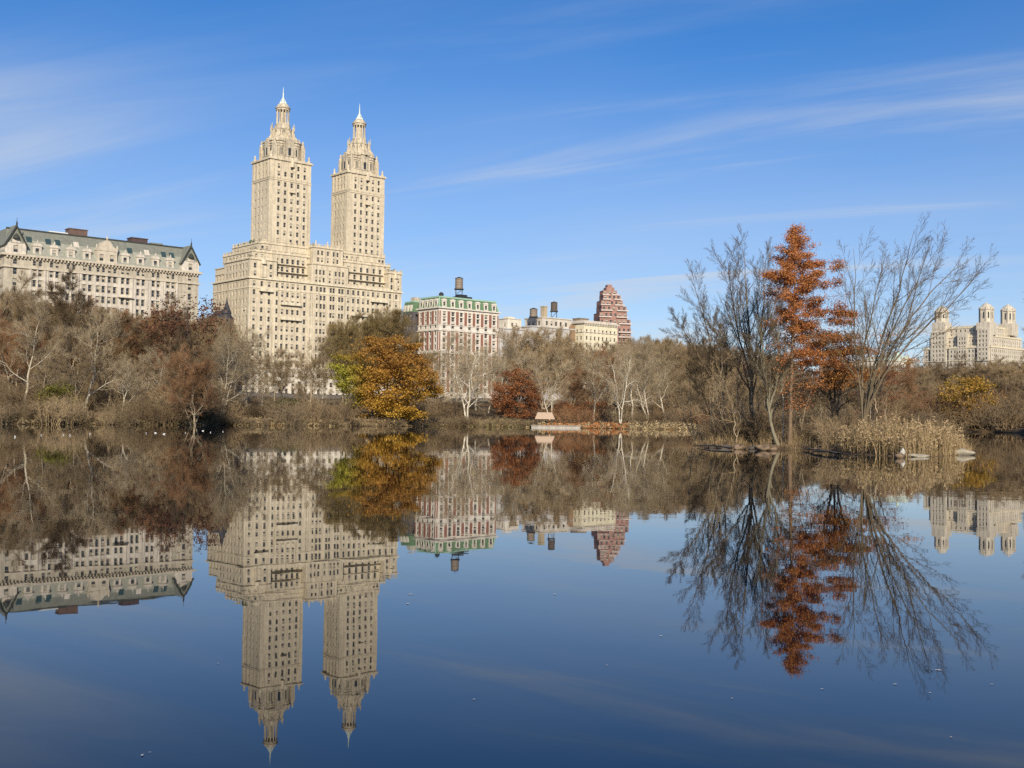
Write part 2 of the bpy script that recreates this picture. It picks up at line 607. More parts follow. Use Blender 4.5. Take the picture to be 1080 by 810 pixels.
# park wall along the avenue
PW = House('park_wall', -150, -24, 0, 'long dark stone park wall on top of the bank below the apartment houses', 'wall')
wmb = MB()
for i in range(70):
    x = i * 8.0
    p = avenue(-150 + x, -24)
    z = gz(p[0], p[1])
    wmb.box(x, 0, z - 1.5, x + 7.99, .5, z + 1.25); wmb.box(x, -.06, z + 1.253, x + 7.99, .56, z + 1.45)
wmb.build('coursed_stone', mat('park_stone', (.13, .115, .10), var=.35, scale=1.5), PW.root)

ZG = 9.5     # street level on the avenue


# ------------------------------------------------------------------ twin-towered apartment house
H = House('twin_towered_building', -26.1, 0, ZG, 'tall cream apartment building with two matching towers topped by round lanterns and spires', 'apartment building')
root = H.root
H.zoff = {}
fl = [2.0] + [12.3 + 3.35 * i for i in range(10)]
base = MB()
H.block(base, -.15, -.15, 70.75, 30.15, 0, 11.2, ex=spread(1, 70, 24), sy=spread(1, 29, 9), rows=[(1.0, 2.6), (4.6, 1.9), (8.0, 1.9)], w=1.4)
ring(base, 0, 0, 70.6, 30, 11.2, 11.7, .45)
base.build('base_storeys', STONE_PALE, root)
mbk = MB()
ex = [2.2, 5.4, 8.6, 11.9, 14.3, 16.6, 18.9, 21.2, 24.2, 27.3] + [(29.8, .9), 31.6, 33.2, (36.2, 1.1), (37.5, 1.1), 40.2, 41.6, 44.3, 46.8, 49.2, 51.6, 54.0, 56.4, 58.8, 62.0, 64.9, 68.0]
ex = [q if isinstance(q, tuple) else (q, 1.15) for q in ex]
H.block(mbk, 0, 0, 70.6, 30, 11.7, 45.2, ex=ex, sy=spread(.6, 28, 10), rows=fl, w=1.15, h=1.95, swin=1.0)
mbk.build('main_block', STONE, root)
trim = MB()
ring(trim, 0, 0, 70.6, 30, 41.6, 42.0, .18)
ring(trim, 0, 0, 70.6, 30, 45.2, 45.75, .55)
for x in (0.0, 11.0, 27.2, 43.4, 64.0, 70.6):        # shallow quoin strips
    trim.box(max(0, x - .35), -.13, 11.8, min(70.6, x + .35), -.002, 41.5)
for x0, x1, z in ((13.3, 22.4, 30.2), (13.3, 22.4, 36.0), (4, 9.8, 40.5), (55, 63, 40.4), (45.5, 53, 34.0)):    # balconies
    trim.box(x0, -1.15, z, x1, -.01, z + .25)
    trim.box(x0, -1.15, z + .253, x1, -1.03, z + 1.1)
trim.build('cornice', STONE_TRIM, root)

up1 = [46.3, 49.3]
pv = MB(); H.block(pv, 0, 0, 11.7, 20.6, 45.75, 52.5, ex=[2.4, 5.8, 9.2], sy=spread(1, 20, 7), rows=up1, h=1.9, w=1.2)
ring(pv, 0, 0, 11.7, 20.6, 52.5, 53.0, .4); balustrade(pv, .2, .2, 11.5, 20.4, 53.0)
pv.box(4.6, -.5, 46.0, 7.0, -.003, 51.0); pv.lathe(5.8, -.25, [(1.3, 51), (1.1, 52), (.2, 53.6)], 10)
pv.build('corner_pavilion', STONE, root)
sw = MB(); H.block(sw, .6, 20.6, 9, 29.5, 45.75, 51.0, sy=[22.5, 25.2, 27.8], rows=up1, h=1.8, w=1.1)
sw.box(.3, 20.8, 48.6, .6, 29.2, 48.9); ring(sw, .6, 20.7, 9, 29.5, 51.0, 51.4, .3)
sw.build('south_wing', STONE, root)
pv = MB(); H.block(pv, 64, 0, 70.6, 14, 45.75, 53.0, ex=[65.6, 68.9], rows=up1, h=1.9)
ring(pv, 64, 0, 70.6, 14, 53.0, 53.5, .4); balustrade(pv, 64.2, .2, 70.4, 13.8, 53.5)
pv.box(66.4, -.5, 46.0, 68.2, -.003, 51.0); pv.lathe(67.3, -.25, [(1.0, 51), (.9, 52), (.2, 53.2)], 10)
pv.build('corner_pavilion', STONE, root)
cb = MB(); H.block(cb, 26.9, -.25, 44.0, 14, 45.75, 53.2, ex=[29.2, 30.9, 32.6, 35.4, 38.2, 39.9, 41.6], rows=up1, h=1.9, w=1.0)
ring(cb, 26.9, -.25, 44, 14, 53.2, 53.7, .3)
H.block(cb, 28.5, 1.6, 42.5, 14, 53.7, 60.2, ex=[31, 32.8, 35.5, 38.2, 40], rows=[54.6, 57.4], h=1.8, w=1.0)
ring(cb, 28.5, 1.6, 42.5, 14, 60.2, 60.6, .35); balustrade(cb, 28.7, 1.8, 42.3, 13, 60.6)
for x in (30, 35.4, 40.8): cb.lathe(x, 2, [(.5, 60.6), (.55, 61.6), (.25, 62), (.35, 62.6), (.05, 63.3)], 8)
cb.build('center_bay', STONE, root)
for x0, x1 in ((11.7, 26.9), (44.0, 64.0)):
    rw = MB(); H.block(rw, x0, 3.2, x1, 16, 45.75, 56.0, ex=spread(x0 + .6, x1 - .6, 6), rows=[46.3, 49.4, 52.6], h=1.95, w=1.25)
    rw.box(x0, .15, 45.75, x1, .35, 46.9); rw.box(x0, 2.0, 49.0, x1, 3.1, 49.2); rw.box(x0 + 1, 2.2, 52.1, x1 - 1, 3.1, 52.3)
    ring(rw, x0, 3.2, x1, 16, 56.0, 56.4, .3)
    rw.build('recessed_front', STONE, root)
t2 = MB(); H.block(t2, 3.2, 4.0, 67.4, 28.5, 53.0, 56.1, ex=[5, 7.6, 66, 62.2], sy=spread(6, 27, 7), rows=[53.7], h=1.7, w=1.1)
ring(t2, 3.2, 4, 67.4, 28.5, 56.1, 56.5, .3); balustrade(t2, 3.4, 4.2, 67.2, 28, 56.5)
t2.build('setback_tier', STONE, root)
t3 = MB(); H.block(t3, 6.5, 4.8, 65.2, 27, 56.5, 59.8, ex=[8, 10, 46.5, 49, 51.5, 62.5, 64.2], sy=spread(8, 26, 6), rows=[57.2], h=1.7, w=1.2)
ring(t3, 6.5, 4.8, 65.2, 27, 59.8, 60.2, .3); balustrade(t3, 6.7, 5.0, 65, 26.5, 60.2)
t3.build('setback_tier', STONE, root)
gp = MB()
rg = random.Random(3)
for i in range(46):   # roof-terrace shrubs
    x, y, z = rg.choice([(rg.uniform(3.6, 9), rg.uniform(4.6, 5.4), 56.5), (rg.uniform(.6, 2.6), rg.uniform(2, 20), 53.0), (rg.uniform(3.6, 6), rg.uniform(6, 27), 56.5), (6.9, rg.uniform(6, 26), 60.2), (rg.uniform(12, 26), 1.2, 45.75), (rg.uniform(45, 63), 1.2, 45.75), (rg.uniform(65, 70), 1, 53.5)])
    r = rg.uniform(.35, .8)
    gp.lathe(x, y, [(r * .5, z), (r, z + r * .8), (r * .9, z + r * 1.5), (r * .3, z + r * 2.3)], 6, ph=rg.random())
gp.build('terrace_planting', PLANT_GREEN, root)['kind'] = 'stuff'


def octo(cx, cy, hx, hy, c):
    return [(cx - hx + c, cy - hy), (cx + hx - c, cy - hy), (cx + hx, cy - hy + c), (cx + hx, cy + hy - c), (cx + hx - c, cy + hy), (cx - hx + c, cy + hy), (cx - hx, cy + hy - c), (cx - hx, cy - hy + c)]


def ngon(cx, cy, r, n, ph=0):
    return [(cx + r * math.cos(2 * math.pi * k / n + ph), cy + r * math.sin(2 * math.pi * k / n + ph)) for k in range(n)]


CROWN = mat('weathered_terracotta', (.56, .485, .36), var=.3, scale=1.1, streak=.5)


def sr_tower(x0, x1, y0, y1):
    ox, oy = (x0 + x1) / 2, (y0 + y1) / 2
    z0 = 59.9
    hx, hy = (x1 - x0) / 2, (y1 - y0) / 2
    t = MB()
    tw = bpy.data.meshes.new('tower')
    to = link('tower', tw, root, (ox, oy, z0))
    H.zoff[to] = z0
    cols = spread(-hx + 2.6, hx - 1.4, 5)
    rows = [.9 + 3.2 * i for i in range(8)] + [27.4, 30.4]
    H.block(t, -hx, -hy, hx, hy, 0, 33.6, ex=[(c, 1.15) for c in cols], sy=[(c, .85) for c in spread(-hy + 1.6, hy - 1.6, 4)], rows=[(z, 1.85) for z in rows], owner=to, skip=.04)
    for z, hgt, p in ((.0, .5, .3), (25.6, .35, .22), (26.35, .25, .15), (33.6, .6, .55), (34.2, .3, .3)):
        t.box(-hx - p, -hy - p, z, hx + p, hy + p, z + hgt)
    # corner strips, pilasters on the two upper floors and on the side
    for x in [-hx + .6, hx - .6]: t.box(x - .6, -hy - .14, .6, x + .6, -hy - .003, 25.5)
    for y in (-hy + .6, hy - .6): t.box(-hx - .14, y - .6, .6, -hx - .003, y + .6, 25.5)
    for x in spread(-hx, hx, 6): t.box(x - .28, -hy - .2, 26.7, x + .28, -hy - .003, 33.5)
    for y in spread(-hy, hy, 5): t.box(-hx - .2, y - .28, 26.7, -hx - .003, y + .28, 33.5)
    cx = cols[2]
    t.box(cx - 1.2, -hy - .8, 21.3, cx + 1.2, -hy - .003, 21.6); t.box(cx - 1.1, -hy - .75, 21.603, cx + 1.1, -hy - .65, 22.4)
    t.lathe(cx, -hy - .1, [(1.0, 31.5), (.9, 33), (.2, 35.2)], 8)
    for sx_ in (-1, 1):          # corner finials on the shaft roof
        for sy_ in (-1, 1):
            t.lathe(sx_ * (hx - .7), sy_ * (hy - .7), [(.6, 34.5), (.6, 35.3), (.3, 35.6), (.45, 36.2), (.06, 37.1)], 8)
    o2 = t.build('tower', STONE, None)
    to.data = o2.data; bpy.data.objects.remove(o2); bpy.data.meshes.remove(tw)
    # setback stage
    st = MB()
    s0, s1 = 34.5, 42.4
    h2x, h2y = hx - 2.7, hy - 1.7
    p1 = octo(0, 0, h2x, h2y, 2.0)
    st.prism(p1, s0, s1)
    st.prism(octo(0, 0, h2x + .4, h2y + .4, 2.1), s1 - .5, s1 + .05)
    st.prism(octo(0, 0, h2x + .25, h2y + .25, 2.1), s0 + .003, s0 + 1.4)
    for sx_ in (-1, 1):
        for sy_ in (-1, 1):
            st.box(sx_ * (h2x - .2) - .7, sy_ * (h2y - .2) - .7, s0, sx_ * (h2x - .2) + .7, sy_ * (h2y - .2) + .7, s1 - 2.0)
            st.lathe(sx_ * (h2x - .2), sy_ * (h2y - .2), [(.75, s1 - 2), (.8, s1 - 1.3), (.35, s1 - .9), (.5, s1 - .2), (.06, s1 + .8)], 8)
        for k, ang in ((0, 0), (1, 1)):
            pass
    # broken pediments
    st.box(-1.8, -h2y - .45, s0 + 1.5, 1.8, -h2y - .01, s1 - 1.2); st.prism([(-2.1, -h2y - .5), (2.1, -h2y - .5), (2.1, -h2y), (-2.1, -h2y)], s1 - 1.2, s1 + .9, top=[(-.5, -h2y - .5), (.5, -h2y - .5), (.5, -h2y), (-.5, -h2y)])
    st.box(-h2x - .45, -1.6, s0 + 1.5, -h2x - .01, 1.6, s1 - 1.2); st.prism([(-h2x - .5, -1.9), (-h2x, -1.9), (-h2x, 1.9), (-h2x - .5, 1.9)], s1 - 1.2, s1 + .9, top=[(-h2x - .5, -.5), (-h2x, -.5), (-h2x, .5), (-h2x - .5, .5)])
    st.build('setback_stage', CROWN, to)
    st2 = MB()
    for x, y in ((0, -h2y - .455), (-3.6, -h2y - .005), (3.6, -h2y - .005)):
        dk = MB(); dk.box(x - .6, y - .02, s0 + 1.9, x + .6, y, s0 + 4.9); dk.build('stage_opening', GLASS, to)
    for y in (0, -2.6, 2.6):
        xx = -h2x - (.455 if y == 0 else .005)
        dk = MB(); dk.box(xx - .02, y - .5, s0 + 1.9, xx, y + .5, s0 + 4.9); dk.build('stage_opening', GLASS, to)
    for z_ in (s0 + 1.5, s0 + 5.4, s0 + 6.3): st2.prism(octo(0, 0, h2x + .3, h2y + .3, 2.1), z_, z_ + .3)
    for x in spread(-h2x + 2, h2x - 2, 6): st2.box(x - .2, -h2y - .3, s0 + 1.8, x + .2, -h2y - .003, s0 + 5.4)
    for k in range(14): st2.lathe(-h2x + 2 + k * (2 * h2x - 4) / 13, -h2y - .1, [(.22, s1 + .05), (.28, s1 + .6), (.08, s1 + 1.2)], 5)
    st2.build('stage_molding', CROWN, to)
    # crown: tapering octagon with buttresses and urns
    cr_ = MB()
    c0, c1 = 42.4, 49.2
    prof = [(5.6, c0), (5.4, c0 + 1.4), (4.4, c0 + 2.1), (4.1, c0 + 4.6), (4.4, c0 + 5.0), (3.4, c0 + 5.5), (3.1, c1)]
    cr_.lathe(0, 0, prof, 8, ph=math.pi / 8)
    for k in range(8):
        a = 2 * math.pi * k / 8
        d = Vector((math.cos(a), math.sin(a), 0)); n_ = Vector((-d.y, d.x, 0)) * .35
        pr = [(6.0, c0), (6.0, c0 + 1.6), (5.2, c0 + 2.4), (4.7, c0 + 4.4), (4.2, c0 + 5.2), (3.0, c0 + 5.3), (3.0, c0)]
        vs = [d * r + n_ + Vector((0, 0, z)) for r, z in pr] + [d * r - n_ + Vector((0, 0, z)) for r, z in pr]
        q = len(pr)
        cr_.add(vs, [tuple(range(q)), tuple(range(2 * q - 1, q - 1, -1))] + [(i, (i + 1) % q, q + (i + 1) % q, q + i) for i in range(q)])
        cr_.lathe(d.x * 4.7, d.y * 4.7, [(.32, c0 + 4.6), (.45, c0 + 5.6), (.2, c0 + 6.0), (.3, c0 + 6.5), (.05, c0 + 7.6)], 6)
    cr_.build('buttressed_crown', CROWN, to)
    for k in (4, 5, 6, 7):
        a = 2 * math.pi * (k + .5) / 8
        d = Vector((math.cos(a), math.sin(a), 0)); n_ = Vector((-d.y, d.x, 0))
        c_ = d * (4.4 * math.cos(math.pi / 8) + .06)
        dk = MB(); dk.add([c_ + n_ * x + Vector((0, 0, c0 + z)) for x, z in ((-.5, 2.3), (.5, 2.3), (.45, 4.0), (0, 4.6), (-.45, 4.0))], [(0, 1, 2, 3, 4)]); dk.build('stage_opening', GLASS, to)
    # round columned lantern
    ln = MB()
    l0, l1 = 49.2, 55.4
    ln.lathe(0, 0, [(3.0, l0), (3.0, l0 + .5), (2.7, l0 + .55), (2.7, l0 + .9)], 20)
    ln.lathe(0, 0, [(1.3, l0 + .9), (1.3, l1)], 16)
    for k in range(12):
        a = 2 * math.pi * k / 12
        ln.lathe(2.35 * math.cos(a), 2.35 * math.sin(a), [(.32, l0 + .9), (.27, l0 + 1.2), (.24, l1 - .4), (.36, l1)], 8)
    ln.lathe(0, 0, [(2.75, l1), (2.75, l1 + .7), (3.05, l1 + .8), (3.05, l1 + 1.2), (2.5, l1 + 1.3), (2.4, l1 + 1.9), (1.9, l1 + 2.6), (1.2, l1 + 3.0)], 20)
    ln.build('lantern', CROWN, to)
    sp = MB()
    p0 = l1 + 2.95
    sp.lathe(0, 0, [(1.2, p0), (1.0, p0 + .4), (.6, p0 + .8), (.42, p0 + 1.6), (.55, p0 + 2.0), (.3, p0 + 2.4), (.22, p0 + 3.6), (.32, p0 + 4.0), (.15, p0 + 4.4), (.12, p0 + 5.8), (.03, p0 + 6.8)], 10)
    for k in range(6):
        a = 2 * math.pi * k / 6
        sp.bar((1.45 * math.cos(a), 1.45 * math.sin(a), p0 - .2), (.5 * math.cos(a), .5 * math.sin(a), p0 + 1.9), .22, 5, r2=.1)
    sp.build('spire', COPPER_PALE, to)
    return to


sr_tower(10.6, 29.0, 5.0, 19.4)
sr_tower(46.2, 64.5, 5.0, 17.0)
H.finish(limit=100, blind=.34)

# ------------------------------------------------------------------ long apartment house with green mansard roof
LANG = mat('buff_brick', (.475, .42, .325), var=.2, scale=.9, streak=.35)
LANG_W = mat('white_terracotta', (.60, .54, .45), var=.16, scale=.9, streak=.3)
SLATE = mat('green_mansard', (.20, .205, .165), var=.2, scale=.8, rough=.7)
SLATE_D = mat('dark_copper_edge', (.045, .05, .045), var=.3, scale=1.0)
H = House('mansard_building', -115.0, 0, ZG, 'long buff apartment house with green mansard roof, dormers and pointed corner gables', 'apartment building')
root = H.root
LW = 68.4
bays = [8.0 + (LW / 2 - 3.9 - 8.0) * (i + .5) / 4 for i in range(4)] + [LW / 2 + 3.9 + (LW - 8.0 - LW / 2 - 3.9) * (i + .5) / 4 for i in range(4)]
exl = []
for c in bays + [LW / 2 - 2.0, LW / 2 + 2.0]: exl += [(c - .95, 1.15), (c + .95, 1.15)]
exl += [(3.6, 1.4), (LW - 3.4, 1.4)]
rowsl = [(2.0 + 3.65 * i, 2.3) for i in range(11)] + [(41.9, 1.6)]
w1 = MB(); H.block(w1, 0, 0, LW, 26, 0, 44.6, ex=exl, sy=spread(2, 24, 7), rows=rowsl, dep=.35)
w1.build('wall', LANG, root)
wp = MB()
for c in bays + [LW / 2]:      # white faced bays framing the window pairs
    hw = 2.35 if c != LW / 2 else 4.2
    for sgn in (-1, 1): wp.box(c + sgn * hw - .35, -.28, 6, c + sgn * hw + .35, -.003, 40.6)
    wp.box(c - .27, -.2, 6, c + .27, -.003, 40.6)
    if c in bays[4:7]:
        wp.box(c - 2.0, -.2, 8.1, c - 1.6, -.003, 40.6); wp.box(c + 1.6, -.2, 8.1, c + 2.0, -.003, 40.6)
    for z, _ in rowsl[2:11]: wp.box(c - hw + .36, -.15, z - 1.3, c + hw - .36, -.003, z - .25)
wp.build('bay_facing', LANG_W, root)
co = MB()
ring(co, 0, 0, LW, 26, 40.7, 41.2, .5); ring(co, 0, 0, LW, 26, 44.6, 45.3, 1.0)
for i in range(58): co.box(.6 + i * 1.17, -.9, 43.9, 1.0 + i * 1.17, -.003, 44.6)
for c in (bays[1], bays[4]): co.box(c - 2.8, -1.3, 33.6, c + 2.8, -.3, 33.9)
co.build('cornice', mat('pink_terracotta', (.54, .475, .37), var=.14, scale=1.0, streak=.2), root)
rf = MB()
rf.prism([(0, .2), (LW, .2), (LW, 26), (0, 26)], 45.3, 50.6, top=[(1.2, 2.4), (LW - 1.2, 2.4), (LW - 1.2, 24), (1.2, 24)])
rf.prism([(1.2, 2.4), (LW - 1.2, 2.4), (LW - 1.2, 24), (1.2, 24)], 50.6, 54.4, top=[(2.4, 6.0), (LW - 2.4, 6.0), (LW - 2.4, 20), (2.4, 20)])
rf.m = [1 if i_ < 6 else 0 for i_ in range(len(rf.m))]
roof = rf.build('mansard_roof', [SLATE, mat('sage_slate', (.29, .29, .235), var=.2, scale=.8, rough=.7)], root)
ed = MB(); ed.box(2.2, 5.7, 54.3, LW - 2.2, 6.1, 54.8); ed.build('roof_edge', SLATE_D, roof)
sk = MB()
for i in range(17):
    x = 8.6 + i * 3.15
    if abs(x - LW / 2) < 4.5: continue
    if any(abs(x - c) < 1.2 for c in bays): continue
    sk.add([(x - .9, 2.0, 49.9), (x + .9, 2.0, 49.9), (x + .9, 3.1, 51.9), (x - .9, 3.1, 51.9), (x - .9, 2.6, 49.9), (x + .9, 2.6, 49.9)], [(0, 1, 2, 3), (0, 3, 4), (1, 5, 2)], i % 4 == 1)
sk.build('skylight', [mat('skylight_glass', (.04, .07, .075), rough=.15, var=.3), LANG_W], roof)


def dormer(c, w, zb, zt, y0, parent, apex):
    d = MB()
    wins = [(w / 2 - .65, .5, w / 2 + .65, 2.6)]
    d.wall((c - w / 2, y0, zb), (1, 0, 0), (0, 1, 0), w, zt - zb, wins, .25)
    for x in (c - w / 2, c + w / 2): d.quad((x, y0, zb), (x, y0 + 4, zb), (x, y0 + 4, zt), (x, y0, zt))
    d.quad((c - w / 2, y0, zt), (c + w / 2, y0, zt), (c + w / 2, y0 + 4, zt), (c - w / 2, y0 + 4, zt))
    d.box(c - w / 2 - .25, y0 - .25, zt + .003, c + w / 2 + .25, y0 + .5, zt + .35)
    n = 8
    pts = [(c + (w / 2 + .1) * math.cos(math.pi * k / n), zt + .353 + apex * math.sin(math.pi * k / n)) for k in range(n + 1)]
    vs = [(x, y0 - .15, z) for x, z in pts] + [(x, y0 + 3.5, z) for x, z in pts]
    q = n + 1
    d.add(vs, [tuple(range(q)), tuple(range(2 * q - 1, q - 1, -1))] + [(i, i + 1, q + i + 1, q + i) for i in range(n)], 0)
    d.lathe(c, y0 - .05, [(.25, zt + apex + .2), (.3, zt + apex + .7), (.05, zt + apex + 1.4)], 6)
    o = d.build('dormer', LANG_W, parent)
    link('window', window_mesh(1.3, 2.1, random.Random(int(c)).random() < .4, FRAME), o, matrix=Matrix.Translation((c - .65, y0 + .25, zb + .5)))


for c in bays: dormer(c, 2.7, 45.35, 48.6, .5, roof, .8)
# centre gable
cg = MB()
cg.wall((LW / 2 - 3.6, .1, 45.3), (1, 0, 0), (0, 1, 0), 7.2, 4.2, [(1.0, .6, 2.5, 2.9), (4.7, .6, 6.2, 2.9)], .3)
for x in (LW / 2 - 3.6, LW / 2 + 3.6): cg.quad((x, .1, 45.3), (x, 5, 45.3), (x, 5, 49.5), (x, .1, 49.5))
pr = [(-3.8, 49.5), (3.8, 49.5), (3.6, 50.2), (2.0, 51.3), (1.3, 52.6), (0, 53.4), (-1.3, 52.6), (-2.0, 51.3), (-3.6, 50.2)]
vs = [(LW / 2 + x, -.05, z) for x, z in pr] + [(LW / 2 + x, 6, z) for x, z in pr]
q = len(pr)
cg.add(vs, [tuple(range(q)), tuple(range(2 * q - 1, q - 1, -1))] + [(i, (i + 1) % q, q + (i + 1) % q, q + i) for i in range(q)])
for x, z in ((0, 53.4), (-3.6, 50.2), (3.6, 50.2)): cg.lathe(LW / 2 + x, .2, [(.3, z), (.4, z + .6), (.06, z + 1.6)], 6)
o = cg.build('center_gable', MATS['pink_terracotta'], root)
for x in (LW / 2 - 2.6, LW / 2 + 1.1): link('window', window_mesh(1.5, 2.3, 1, FRAME), o, matrix=Matrix.Translation((x, .4, 45.9)))
# corner gables
for c in (3.6, LW - 3.4):
    g_ = MB()
    g_.wall((c - 3.3, -.3, 45.3), (1, 0, 0), (0, 1, 0), 6.6, 3.6, [(2.55, .5, 4.05, 2.8)], .3)
    g_.box(c - 3.3, .5, 45.31, c + 3.3, 5, 48.88)
    g_.add([(c - 3.3, -.3, 48.9), (c + 3.3, -.3, 48.9), (c, -.3, 54.3), (c - 3.3, 9, 48.9), (c + 3.3, 9, 48.9), (c, 9, 54.3)], [(0, 1, 2), (3, 5, 4)], 1)
    g_.box(c - 1.3, -.5, 48.9, c + 1.3, -.31, 50.2)
    for i_ in range(7): g_.box(c - 2.9 + i_ * .9, -.42, 48.9, c - 2.6 + i_ * .9, -.31, 49.2)
    go = g_.build('corner_gable', [LANG_W, SLATE], root)
    r_ = MB()
    for sgn in (-1, 1):
        a0 = Vector((c + sgn * 3.95, -.75, 47.9)); a1 = Vector((c, -.75, 55.0))
        th = Vector((-sgn * .55, 0, .28))
        vs = [a0, a1, a1 - Vector((0, 0, .95)), a0 + Vector((-sgn * .6, 0, 0))]
        sb_ = [v + Vector((0, .35, 0)) for v in vs] + [v + Vector((0, 10, 0)) for v in vs]
        vs += [v + Vector((0, .347, 0)) for v in vs]
        r_.add(vs, [(0, 1, 2, 3), (7, 6, 5, 4), (0, 4, 5, 1), (3, 2, 6, 7), (0, 3, 7, 4), (1, 5, 6, 2)])
        r_.add(sb_, [(0, 1, 2, 3), (7, 6, 5, 4), (0, 4, 5, 1), (3, 2, 6, 7), (0, 3, 7, 4), (1, 5, 6, 2)], 1)
    r_.lathe(c, -.6, [(.28, 54.8), (.3, 55.6), (.1, 56), (.05, 57.4)], 6)
    r_.build('gable_roof', [SLATE_D, SLATE], go)
    link('window', window_mesh(1.5, 2.3, 1, FRAME), go, matrix=Matrix.Translation((c - .75, 0, 45.8)))
    pt = MB(); pt.lathe(c, -.5, [(1.25, 50.2), (.9, 51.2), (.15, 52.0)], 8); pt.build('gable_ornament', SLATE_D, go)
bh = MB(); bh.box(24.2, 9, 54.4, 30.5, 13, 57.2); bh.box(24, 8.8, 57.203, 30.7, 13.2, 57.5); bh.build('roof_bulkhead', mat('rust_brick', (.14, .09, .075), var=.2), root)
bh = MB(); bh.box(46.5, 9, 54.4, 52.5, 13, 56.6); bh.box(46.3, 8.8, 56.603, 52.7, 13.2, 56.9); bh.build('roof_bulkhead', mat('dark_brick', (.09, .06, .06), var=.2), root)
bh = MB(); bh.box(17.0, 8, 54.4, 23.4, 11, 55.5); bh.build('roof_plant', mat('white_sheet', (.7, .7, .68), var=.05), root); bh = MB(); bh.box(53.4, 8, 54.4, 58, 12, 55.6); bh.build('roof_plant', SLATE, root)
H.finish(limit=100, blind=.45)

# ------------------------------------------------------------------ turreted house in the gap
BRN = mat('brownstone', (.11, .08, .065), var=.2, scale=.7, streak=.2)
tp_ = at(237, 340, 405)
TH = House('turreted_townhouse', -29.5, 14, ZG - .8, 'dark slate-roofed turret house standing close before the south wall of the twin-towered block', 'house', rz=AV_ROT, xy=(tp_[0], tp_[1]))
zt_ = tp_[2] - (ZG - .8); zp_ = at(237, 313, 405)[2] - (ZG - .8)
tb = MB(); TH.block(tb, -3.2, -1.0, 3.0, 7, 0, zt_ + 1.5, ex=spread(-3, 3, 3), sy=spread(0, 6, 2), rows=[2 + 3.6 * i for i in range(8)], h=2)
tb.build('wall', BRN, TH.root)
tr = MB(); tr.prism([(-3.3, -1.1), (3.1, -1.1), (3.1, 7.1), (-3.3, 7.1)], zt_ + 1.5, zt_ + 4.2, top=[(-1.3, 1), (1.3, 1), (1.3, 5.2), (-1.3, 5.2)])
tr.lathe(.4, -.6, [(1.5, zt_ - 2), (1.5, zt_ + 3), (1.75, zt_ + 3.1), (.85, zt_ + 5.6), (.25, zp_ - 1.5), (.05, zp_)], 10)
tr.build('turret_roof', mat('dark_slate', (.05, .052, .06), var=.25, scale=1.2), TH.root)
TH.finish(limit=20, blind=.2)

# ------------------------------------------------------------------ red brick and limestone house with green copper mansard
RED = mat('red_brick', (.27, .125, .09), var=.15, scale=1.5, streak=.1)
LIME = mat('kenilworth_limestone', (.70, .64, .55), var=.1, scale=.8, streak=.2)
GREEN = mat('copper_green', (.12, .20, .11), var=.2, scale=1.0, rough=.6)
GREEN_P = mat('copper_pale_green', (.30, .46, .34), var=.12, scale=1.0, rough=.6)
H = House('red_striped_building', 64.4, 0, ZG + .3, 'red brick apartment house striped with white limestone under a green copper mansard roof', 'apartment building')
root = H.root
KW, KD = 33.8, 15.3
kx = spread(.7, KW - .3, 7); ky = spread(.8, KD - .2, 4)
krows = [(1.2 + 3.05 * i, 1.95) for i in range(12)] + [(37.2, 1.7)]
w1 = MB(); H.block(w1, 0, 0, KW, KD, 0, 40.3, ex=[(x, 1.7) for x in kx], sy=[(y, 1.3) for y in ky], rows=krows, dep=.35)
w1.build('wall', LIME, root)
rb = MB()
def piers(cs, lo, hi): return [(a + b) / 2 for a, b in zip([lo - (cs[1] - cs[0]) / 2 + .4] + cs, cs + [hi + (cs[1] - cs[0]) / 2 - .4])]
for z0, z1 in ((4, 20.5), (22.2, 30.2), (33.4, 39.2)):
    for x in [(a + b) / 2 for a, b in zip(kx, kx[1:])] + [.55, KW - .55]:
        rb.box(x - (.72 if 1 < x < KW - 1 else .3), -.12, z0, x + (.72 if 1 < x < KW - 1 else .35), -.003, z1)
    for y in [(a + b) / 2 for a, b in zip(ky, ky[1:])] + [.55, KD - .55]:
        rb.box(-.12, y - (.75 if 1 < y < KD - 1 else .3), z0, -.003, y + (.75 if 1 < y < KD - 1 else .3), z1)
rb.build('brick_pier', RED, root)['kind'] = 'stuff'
cm = MB()
for z, hgt, p in ((20.7, .5, .25), (30.6, .45, .35), (33.0, .3, .2), (40.3, .55, .75)): ring(cm, 0, 0, KW, KD, z, z + hgt, p)
for x in kx:
    for z, hh in krows[2:]:
        cm.box(x - 1.15, -.22, z - .45, x + 1.15, -.004, z - .12)
        cm.box(x - 1.15, -.18, z + hh + .1, x + 1.15, -.004, z + hh + .4)
cm.build('string_course', LIME, root)
rf = MB()
rf.prism([(.1, .1), (KW - .1, .1), (KW - .1, KD), (.1, KD)], 40.85, 45.0, top=[(1.0, 1.2), (KW - 1.0, 1.2), (KW - 1.0, KD - 1), (1.0, KD - 1)])
roof = rf.build('mansard_roof', GREEN, root)
rg_ = MB(); ring(rg_, 1.0, 1.2, KW - 1, KD - 1, 45.0, 45.7, .35)
for x, y in ((.5, .6),): rg_.bar((.1, .1, 40.9), (1.0, 1.2, 45.2), .28, 6)
rg_.bar((KW - .1, .1, 40.9), (KW - 1.0, 1.2, 45.2), .28, 6)
rg_.build('roof_ridge', GREEN_P, roof)


